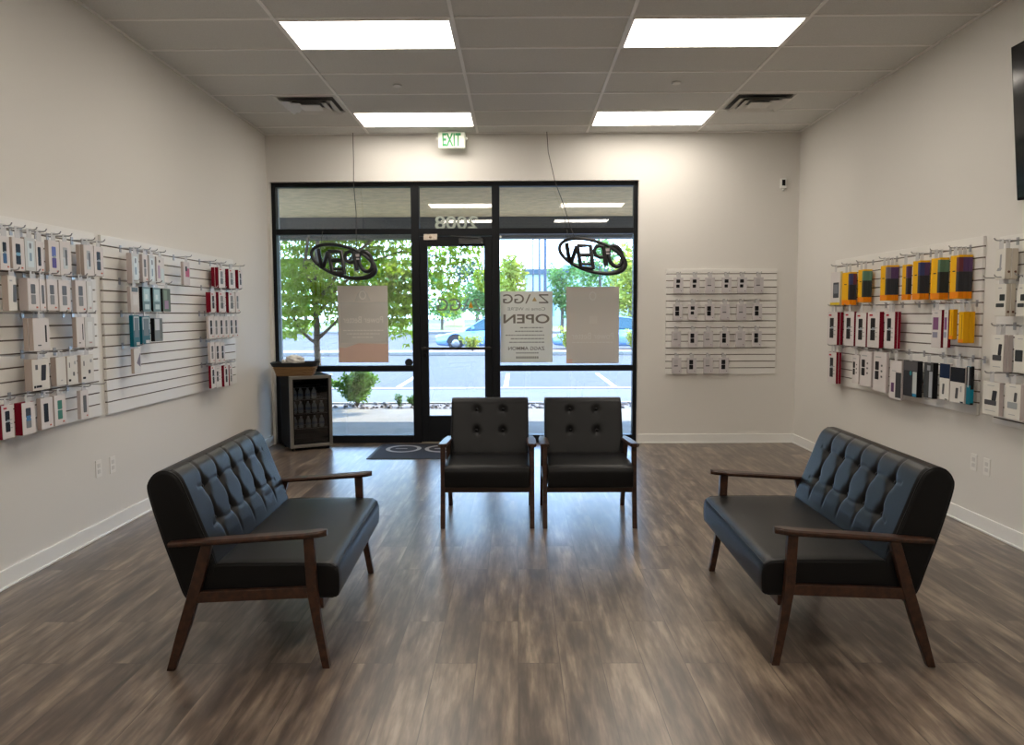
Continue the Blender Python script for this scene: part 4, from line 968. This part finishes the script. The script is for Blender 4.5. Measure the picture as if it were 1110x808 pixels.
# ================================================================ OUTSIDE
CONC = mat('concrete_pale', (.26, .235, .195), .85, noise=(3, .10), bump=(60, .3))
ASPH = mat('asphalt', (.080, .073, .068), .9, noise=(6, .10), bump=(90, .4))
STUC = mat('stucco_tan', (.78, .58, .34), .9, noise=(7, .16), bump=(140, .8))
BEAM = mat('canopy_beam_grey', (.085, .09, .095), .6)
LINE = mat('line_white', (.80, .80, .78), .7)
def ground():
    struct(MB().box(-9, 9, 9.0, 12.15, -.12, -.005).box(-9, 9, 12.95, 13.1, -.12, .0).build('sidewalk', CONC))
    for y, in ((10.62,), (12.15,)): pass
    struct(MB().box(-9, 9, 10.60, 10.615, -.01, -.0045).build('sidewalk_joint', mat('joint_dark', (.12, .11, .10), .9)))
    struct(MB().box(-40, 40, 13.1, 230, -.16, -.075).build('parking_lot', ASPH))
    struct(MB().box(-12, 12, 13.1, 15.9, -.075, -.06).build('drive_apron', mat('concrete_apron', (.13, .122, .115), .85, noise=(3, .08))))
    struct(MB().box(-12, 12, 15.9, 16.25, -.075, -.05).build('kerb', mat('kerb_pinkish', (.25, .20, .175), .85, noise=(4, .1))))
    struct(MB().box(-40, 40, 29.4, 31.2, -.075, .04, 0, .02).build('planting_island', mat('island_soil', (.26, .17, .13), .95, noise=(3, .25))))
    struct(MB().box(-40, 40, 29.1, 29.4, -.075, .06, 0, .02).build('island_kerb', CONC))
    struct(MB().box(-60, 60, 62, 66, -.06, .08).build('far_sidewalk', CONC))
    struct(MB().box(-60, 60, 66, 120, -.06, .05).build('far_lawn', mat('lawn', (.16, .23, .06), .95, noise=(.5, .3))))
    names = ['far left', 'left', 'middle', 'right', 'far right']
    for i, x in enumerate((-4.9, -2.56, -.25, 2.08, 4.4)):
        o = MB().box(x - .05, x + .05, 16.5, 20.2, -.0745, -.071).build('parking_line', LINE); struct(o)
    # planting bed with rocks
    struct(MB().box(-9, 9, 12.15, 12.95, -.1, -.02).build('planting_bed', mat('bed_gravel', (.22, .18, .15), .95, noise=(40, .5), bump=(60, 1))))
    rnd = random.Random(9); m = MB()
    for k in range(420):
        x, y = rnd.uniform(-6.5, 4.5), rnd.uniform(12.17, 12.93); r = rnd.uniform(.02, .05)
        v = [(x + r * math.cos(a) * rnd.uniform(.8, 1.2), y + r * math.sin(a) * rnd.uniform(.8, 1.2), -.02) for a in [j * PI / 3 for j in range(6)]]
        v += [(p[0] * .5 + x * .5, p[1] * .5 + y * .5, -.02 + r * .8) for p in v]
        m.add(v, [(j, (j + 1) % 6, 6 + (j + 1) % 6, 6 + j) for j in range(6)] + [[6, 7, 8, 9, 10, 11]])
    o = m.build('river_rocks', mat('rock_grey', (.16, .14, .13), .9, noise=(8, .5))); tag(o, 'small dark river rocks filling the planting bed beyond the sidewalk', 'rocks', None, 'stuff')
    # canopy: soffit, beam, pier returns
    struct(MB().box(-9, 9, 9.0, 12.35, 2.985, 3.15).build('canopy_soffit', STUC))
    struct(MB().box(-9, 9, 12.05, 12.35, 2.66, 2.985).build('canopy_beam', BEAM))
    struct(MB().box(-9, -2.80, 8.99, 9.22, -.02, 3.0).build('pier_left', mat('pier_grey', (.36, .38, .38), .8)))
    struct(MB().box(1.385, 9, 8.99, 9.22, -.02, 3.0).build('pier_right', MATS['pier_grey']))
    struct(MB().box(-9, 9, YB + .26, 12.35, 3.15, 3.9).build('canopy_fascia', STUC))
ground()

def leaves(n, rnd, sampler, size, narrow=.28, droop=.5):
    m = MB(); V = []; F = []
    for k in range(n):
        c, out = sampler(rnd); L = size * rnd.uniform(.7, 1.3)
        d = Vector((rnd.gauss(0, 1), rnd.gauss(0, 1), rnd.gauss(0, .7) - droop)); d.normalize()
        s = d.cross(Vector((rnd.gauss(0, 1), rnd.gauss(0, 1), rnd.gauss(0, 1)))); s.normalize(); s *= L * narrow
        b = len(V); nrm = d.cross(s).normalized() * L * .06
        V += [c, c + d * L * .45 + s + nrm, c + d * L, c + d * L * .45 - s + nrm]
        F.append((b, b + 1, b + 2)); F.append((b, b + 2, b + 3))
    m.add(V, F); return m
def leaf_mat(name, col, tr=.45):
    m = bpy.data.materials.new(name); m.use_nodes = True; nt = m.node_tree; N = nt.nodes; L = nt.links; b = N['Principled BSDF']
    tc = N.new('ShaderNodeTexCoord'); n = N.new('ShaderNodeTexNoise'); n.inputs['Scale'].default_value = 2.2; n.inputs['Detail'].default_value = 3; L.new(tc.outputs['Object'], n.inputs['Vector'])
    rp = N.new('ShaderNodeValToRGB'); L.new(n.outputs[0], rp.inputs[0]); rp.color_ramp.elements[0].position = .35; rp.color_ramp.elements[1].position = .65
    rp.color_ramp.elements[0].color = (*[c * .6 for c in col], 1); rp.color_ramp.elements[1].color = (*[min(1, c * 1.3) for c in col], 1)
    L.new(rp.outputs[0], b.inputs['Base Color']); b.inputs['Roughness'].default_value = .5
    t = N.new('ShaderNodeBsdfTranslucent'); L.new(rp.outputs[0], t.inputs[0]); mx = N.new('ShaderNodeMixShader'); mx.inputs[0].default_value = tr
    L.new(b.outputs[0], mx.inputs[1]); L.new(t.outputs[0], mx.inputs[2]); L.new(mx.outputs[0], N['Material Output'].inputs[0]); return m
LF1 = leaf_mat('leaf_bright', (.30, .44, .03), .55); LF2 = leaf_mat('leaf_mid', (.15, .30, .07), .4); LF3 = leaf_mat('leaf_deep', (.045, .11, .07), .3); LF4 = leaf_mat('leaf_yellow', (.42, .46, .07), .5)
BARK = mat('bark', (.14, .11, .085), .9, noise=(14, .4, (3, 3, 1)), bump=(50, .8))
def front_tree():
    t = thing('leafy_tree', 'bright green leafy tree with grey trunk just outside the left window', 'tree', (-3.25, 12.55, -.03))
    rnd = random.Random(3)
    tk = MB().tube([(0, 0, 0), (.01, 0, .5), (-.01, 0, 1.0), (.0, .0, 1.35), (-.03, 0, 2.0), (.05, .05, 2.9), (.1, 0, 3.9)], [.07, .058, .052, .05, .04, .03, .015], 12)
    br = [[(0, 0, 1.12), (.12, -.03, 1.22), (.30, -.05, 1.38), (.52, .0, 1.7), (.8, .05, 2.3)], [(0, 0, 1.05), (-.12, .03, 1.12), (-.30, .05, 1.28), (-.5, .1, 1.7), (-.7, .1, 2.4)],
          [(0, 0, 1.5), (.25, .2, 1.9), (.75, .3, 2.35), (1.35, .2, 2.55), (2.0, .1, 2.45)], [(-.02, 0, 1.8), (-.1, -.3, 2.3), (.1, -.7, 2.8)], [(0, 0, 1.7), (.5, -.2, 2.3), (1.2, -.3, 2.9), (2.2, -.2, 3.1)]]
    for b in br: tk.tube(b, [.034, .028, .022, .015, .008][:len(b)], 8)
    tk.build('trunk', BARK, t)
    blobs = [((-.35, 0, 2.2), (.62, .7, .95), 3), ((.25, 0, 2.55), (.75, .8, .9), 3.4), ((1.15, .05, 2.15), (.68, .6, 1.0), 3), ((1.45, 0, 1.75), (.40, .45, .75), 1.5), ((-.45, .1, 1.55), (.45, .5, .45), 1.0),
             ((.25, 0, 1.75), (.45, .45, .40), .8), ((1.9, .1, 2.35), (.50, .5, .50), .75), ((2.45, .0, 2.55), (.45, .4, .42), .45), ((2.15, .1, 1.85), (.28, .35, .38), .25), ((.6, .2, 3.2), (1.3, 1.0, .7), 3), ((2.75, .1, 2.1), (.25, .3, .25), .28)]
    tot = sum(b[2] for b in blobs)
    def smp(r):
        q = r.uniform(0, tot)
        for c, s, w in blobs:
            q -= w
            if q <= 0: break
        v = Vector((r.gauss(0, 1), r.gauss(0, 1), r.gauss(0, 1))).normalized() * (r.random() ** .5)
        # sprays: snap to clumps so that sky shows between
        p = Vector((c[0] + v.x * s[0], c[1] + v.y * s[1], c[2] + v.z * s[2]))
        g = .20; cell = Vector((round(p.x / g), round(p.y / g), round(p.z / g)))
        rr = random.Random(int(cell.x * 73856093) ^ int(cell.y * 19349663) ^ int(cell.z * 83492791))
        cc = Vector(((cell.x + rr.uniform(-.4, .4)) * g, (cell.y + rr.uniform(-.4, .4)) * g, (cell.z + rr.uniform(-.4, .4)) * g))
        p = cc + (p - cc) * .75
        if p.z > 2.35: p.y = abs(p.y) + .12
        return p, v
    leaves(17000, rnd, smp, .092, .22, .9).build('foliage', LF1, t)
front_tree()
def tree(x, y, h, r, lf, label, name='background_tree', n=1500, z0=None, size=.30, group='trees beyond the parking lot'):
    t = thing(name, label, 'tree', (x, y, -.08), 0, group)
    z0 = h * .25 if z0 is None else z0
    MB().tube([(0, 0, 0), (.03, 0, h * .4), (0, .05, h * .8)], [h * .028, h * .02, h * .006], 8).build('trunk', BARK, t)
    rnd = random.Random(int(x * 100 + y)); cz = (h + z0) / 2; hz = (h - z0) / 2
    bl = [Vector((rnd.uniform(-.6, .6) * r, rnd.uniform(-.5, .5) * r, cz + rnd.uniform(-.75, .8) * hz)) for _ in range(14)]
    def smp(q):
        c = q.choice(bl); f = 1 - .45 * max(0, (c.z - cz) / hz)
        v = Vector((q.gauss(0, 1), q.gauss(0, 1), q.gauss(0, 1))).normalized() * (q.random() ** .4)
        return Vector((c.x + v.x * r * .5 * f, c.y + v.y * r * .5 * f, min(h, c.z + v.z * hz * .42))), v
    leaves(n, rnd, smp, size, .34, .3).build('foliage', lf, t)
T = [(-3.2, 62, 5.4, 2.2, LF3, 'dark blue-green tree seen through the door behind the tan enclosure'), (-1.9, 50, 4.3, 1.5, LF2, 'mid green tree seen through the right of the door glass'),
     (-.25, 46, 5.0, 1.0, LF4, 'yellow-green tree at the left edge of the right window'), (3.0, 52, 4.9, 1.35, LF2, 'small light green tree between the two right posters'),
     (5.1, 48, 6.0, 1.7, LF2, 'large green tree behind the plain taupe poster'), (6.4, 44, 5.5, 1.3, LF4, 'bright yellow-green tree at the right edge of the window'),
     (-6.8, 70, 5.0, 2.6, LF2, 'mid green tree glimpsed between door frame and tan enclosure'), (-11.5, 66, 6.2, 3.2, LF2, 'green tree far behind the left taupe poster'), (-17.5, 64, 6.6, 3.2, LF2, 'green tree far behind the leafy tree trunk'), (-23, 66, 6.0, 3.2, LF3, 'dark tree at the far left of the window view'),
     (10.5, 56, 7, 2.8, LF2, 'green tree beyond the right window edge')]
for x, y, h, r, lf, lab in T[:10]: tree(x, y, h, r, lf, lab, size=.26 if y < 60 else .34)
def shrub(x, y, w, h, lf, label, n=700, name='shrub', size=.06, group=None, z=-.02, cone=False):
    t = thing(name, label, 'shrub' if not cone else 'grass tuft', (x, y, z), 0, group)
    rnd = random.Random(int(x * 91 + y * 7)); st = MB()
    tips = []
    for k in range(16 if n > 300 else 8):
        a = rnd.uniform(0, 2 * PI); q = rnd.uniform(.2, 1) * w / 2; tip = Vector((q * math.cos(a), q * math.sin(a) * .8, h * rnd.uniform(.65, .98)))
        st.tube([(0, 0, 0), tuple(tip * .5 * Vector((.8, .8, 1)).x), tuple(tip)], [.008, .006, .003], 5) if False else st.tube([Vector((0, 0, 0)), Vector((tip.x * .4, tip.y * .4, tip.z * .5)), tip], [.008, .006, .003], 5)
        tips.append(tip)
    st.build('stems', BARK, t)
    def smp(q):
        p = q.choice(tips); u = q.uniform(.22, 1.0) ** .8
        return Vector((p.x * u * u ** .3, p.y * u, p.z * u)) + Vector((q.gauss(0, .035), q.gauss(0, .035), q.gauss(0, .03))) * (w / .8), None
    leaves(n, rnd, smp, size, .3, -.4).build('foliage', lf, t)
shrub(-2.62, 12.55, .78, .62, leaf_mat('leaf_shrub', (.20, .36, .06), .4), 'green leafy shrub in the rock bed outside the left window', 4600, size=.065)
shrub(-1.93, 12.5, .22, .20, LF2, 'left of the two small green tufts in the rock bed', 160, 'grass_tuft', .05, 'small tufts in the rock bed')
shrub(-1.70, 12.5, .22, .21, LF2, 'right of the two small green tufts in the rock bed', 160, 'grass_tuft', .05, 'small tufts in the rock bed')
for x, w, h, lab in ((-1.75, 1.1, .62, 'yellow-green island shrub seen through the door before the silver car'), (1.95, .95, .95, 'yellow-green island shrub between the two right posters'), (4.55, 1.2, .85, 'yellow-green island shrub right of the plain taupe poster')):
    shrub(x, 30.2, w, h, LF4, lab, 900, 'island_shrub', .10, 'shrubs on the planting island', .04)
o = None
def enclosure():
    t = thing('tan_enclosure', 'small tan walled enclosure with cap far beyond the parking lot', 'enclosure', (-7.1, 88, .05))
    tn = mat('enclosure_tan', (.62, .40, .20), .8, noise=(2, .15))
    MB().box(-1, 1, -.8, .8, 0, 1.9, 0, .03).build('block_walls', tn, t)
    MB().box(-1.08, 1.08, -.88, .88, 1.9, 2.05, 0, .03).build('coping', mat('enclosure_cap', (.70, .48, .27), .8), t)
    for s in (-.5, .5): MB().box(s - .42, s + .42, -.84, -.80, .1, 1.5, 0, .01).build('gate_leaf', mat('gate_pale', (.62, .52, .33), .7), t)
enclosure()
def building():
    t = thing('warehouse_building', 'long pale blue-grey building with dark roof band behind the right window', 'building', (9.5, 96, -.05))
    wl = mat('warehouse_wall', (.42, .50, .58), .7, noise=(.3, .05)); rf = mat('warehouse_roof', (.05, .08, .12), .6); gl = mat('warehouse_glass', (.20, .30, .38), .2)
    MB().box(-8.5, 16, 0, 14, 0, 6.35).build('wall', wl, t)
    MB().box(-8.9, 16.4, -.4, 14.4, 6.35, 7.0, 0, .05).build('roof_band', rf, t)
    MB().box(-3.6, 1.4, 3, 10, 7.0, 7.75, 0, .05).build('roof_unit', mat('roof_unit_blue', (.30, .46, .66), .6), t)
    for k in range(6): MB().box(-7.2 + k * 3.9, -4.9 + k * 3.9, -.06, .0, 1.2, 3.4, 0, .02).build('window', gl, t)
building()
def poles():
    pm = mat('pole_grey', (.09, .11, .15), .5, metal=.3)
    for x, y, r, lab in ((.95, 46, .045, 'thin grey pole, leftmost of the three outside the right window'), (1.33, 46, .065, 'thin grey pole, middle of the three outside the right window'), (1.70, 47, .095, 'thickest grey pole, rightmost of the three outside the right window')):
        t = thing('light_pole', lab, 'pole', (x, y, -.08), 0, 'poles in the parking lot')
        MB().lathe([(r, 0), (r, 4), (r * .8, 6.7)], 12).build('pole_shaft', pm, t)
        MB().lathe([(r * 2.2, 0), (r * 2.2, .5), (r * 1.5, .56)], 14).build('concrete_base', CONC, t)
        MB().box(-.12, .12, -.3, .12, 6.65, 6.8, 0, .03).build('lamp_head', pm, t)
poles()

def car(label, loc, rz, col, L=4.6):
    t = thing('sedan_car', label, 'car', loc, rz, 'cars parked beyond the island')
    paint = mat('car_paint_%d' % int(col[0] * 100), col, .25, metal=.35, coat=.6); gl = mat('car_glass', (.03, .09, .10), .08); tyre = mat('tyre', (.02, .02, .022), .8); rim = mat('wheel_rim', (.42, .43, .45), .3, metal=.8)
    # stations from nose (x=0) to tail; half width, sill z, shoulder z
    S_ = [(0, .62, .30, .52), (.10, .74, .22, .62), (.45, .86, .18, .70), (1.0, .90, .17, .80), (1.35, .91, .17, .87), (2.3, .91, .17, .90), (3.3, .91, .17, .93), (4.0, .89, .18, .96), (4.45, .80, .24, .92), (4.6, .70, .34, .80)]
    V = []; F = []; n = 10
    for (x, w, a, b_) in S_:
        h = b_ - a
        V += [(x, -w * .92, a), (x, -w, a + h * .25), (x, -w, a + h * .6), (x, -w * .95, a + h * .86), (x, -w * .80, b_), (x, w * .80, b_), (x, w * .95, a + h * .86), (x, w, a + h * .6), (x, w, a + h * .25), (x, w * .92, a)]
    for i in range(len(S_) - 1):
        for k in range(n): F.append((i * n + k, i * n + (k + 1) % n, (i + 1) * n + (k + 1) % n, (i + 1) * n + k))
    m = MB().add(V, F, 0, True); m.add(V[:n], [list(range(n))]); m.add(V[-n:], [list(range(n))[::-1]])
    body = m.build('body', paint, t)
    # greenhouse: roof and glass
    G = [(1.28, .80, .86, .86), (2.05, .62, .88, 1.36), (2.6, .62, .90, 1.43), (3.3, .62, .93, 1.38), (4.15, .72, .95, .97)]
    V = []; F = []
    for (x, w, a, b_) in G: V += [(x, -.80, a), (x, -w, b_ - .02), (x, -w * .85, b_), (x, w * .85, b_), (x, w, b_ - .02), (x, .80, a)]
    for i in range(4):
        for k in range(5): F.append((i * 6 + k, i * 6 + k + 1, (i + 1) * 6 + k + 1, (i + 1) * 6 + k))
    MB().add(V, F, 0, False).build('cabin_glass', gl, t)
    m = MB()
    V = [(x + (.0), s * w * q, b_ + .012 - (.02 if q == 1 else 0)) for (x, w, a, b_) in G[1:4] for s, q in ((-1, 1), (-1, .85), (1, .85), (1, 1))]
    m.add(V, [(i * 4 + k, i * 4 + k + 1, i * 4 + k + 5, i * 4 + k + 4) for i in range(2) for k in range(3)], 0, True)
    for s in (-1, 1):
        m.tube([(1.28, s * .79, .87), (2.05, s * .625, 1.35), (2.6, s * .63, 1.425), (3.3, s * .63, 1.37), (4.15, s * .73, .965)], .03, 6)
        m.tube([(2.72, s * .625, 1.41), (2.78, s * .80, .90)], .03, 6)
    m.build('roof', paint, t)
    for x in (.86, 3.66):
        for s in (-1, 1):
            M = Matrix.Translation((x, s * .80, .325)) @ Matrix.Rotation(PI / 2, 4, 'X')
            w = MB().lathe([(.20, -.11), (.31, -.10), (.325, -.05), (.325, .05), (.31, .10), (.20, .11)], 28, M=M).build('wheel', tyre, t)
            MB().lathe([(.03, -.125), (.06, -.125), (.19, -.11), (.20, -.09)] if s > 0 else [(.20, .09), (.19, .11), (.06, .125), (.03, .125)], 20, M=M).build('rim', rim, w)
            MB().prism([(x + .39 * math.cos(a), .325 + .39 * math.sin(a)) for a in [PI * k / 12 for k in range(13)]], 'y', s * .905, s * .915).build('wheel_arch', tyre, t)
    for s in (-1, 1):
        MB().box(-.02, .22, s * .52 - .14, s * .52 + .14, .52, .64, 0, .03).build('headlight', mat('headlight', (.7, .75, .8), .15), t)
        MB().box(4.46, 4.62, s * .56 - .14, s * .56 + .14, .70, .84, 0, .03).build('tail_light', mat('tail_light', (.35, .02, .02), .2), t)
        MB().box(1.55, 1.68, min(s * .86, s * 1.0), max(s * .86, s * 1.0), .90, 1.02, 0, .03).build('side_mirror', paint, t)
        for hx in (2.35, 3.35): MB().box(hx, hx + .18, min(s * .905, s * .925), max(s * .905, s * .925), .76, .79, 0, .006).build('door_handle', rim, t)
    return t
car('silver-blue sedan car seen through the door, its nose to the left', (-3.55, 34.2, -.075), math.radians(2), (.24, .42, .70))
car('silver-blue car showing between the two posters in the right window', (1.55, 33.9, -.075), math.radians(-3), (.25, .42, .68))
for _o in []: pass
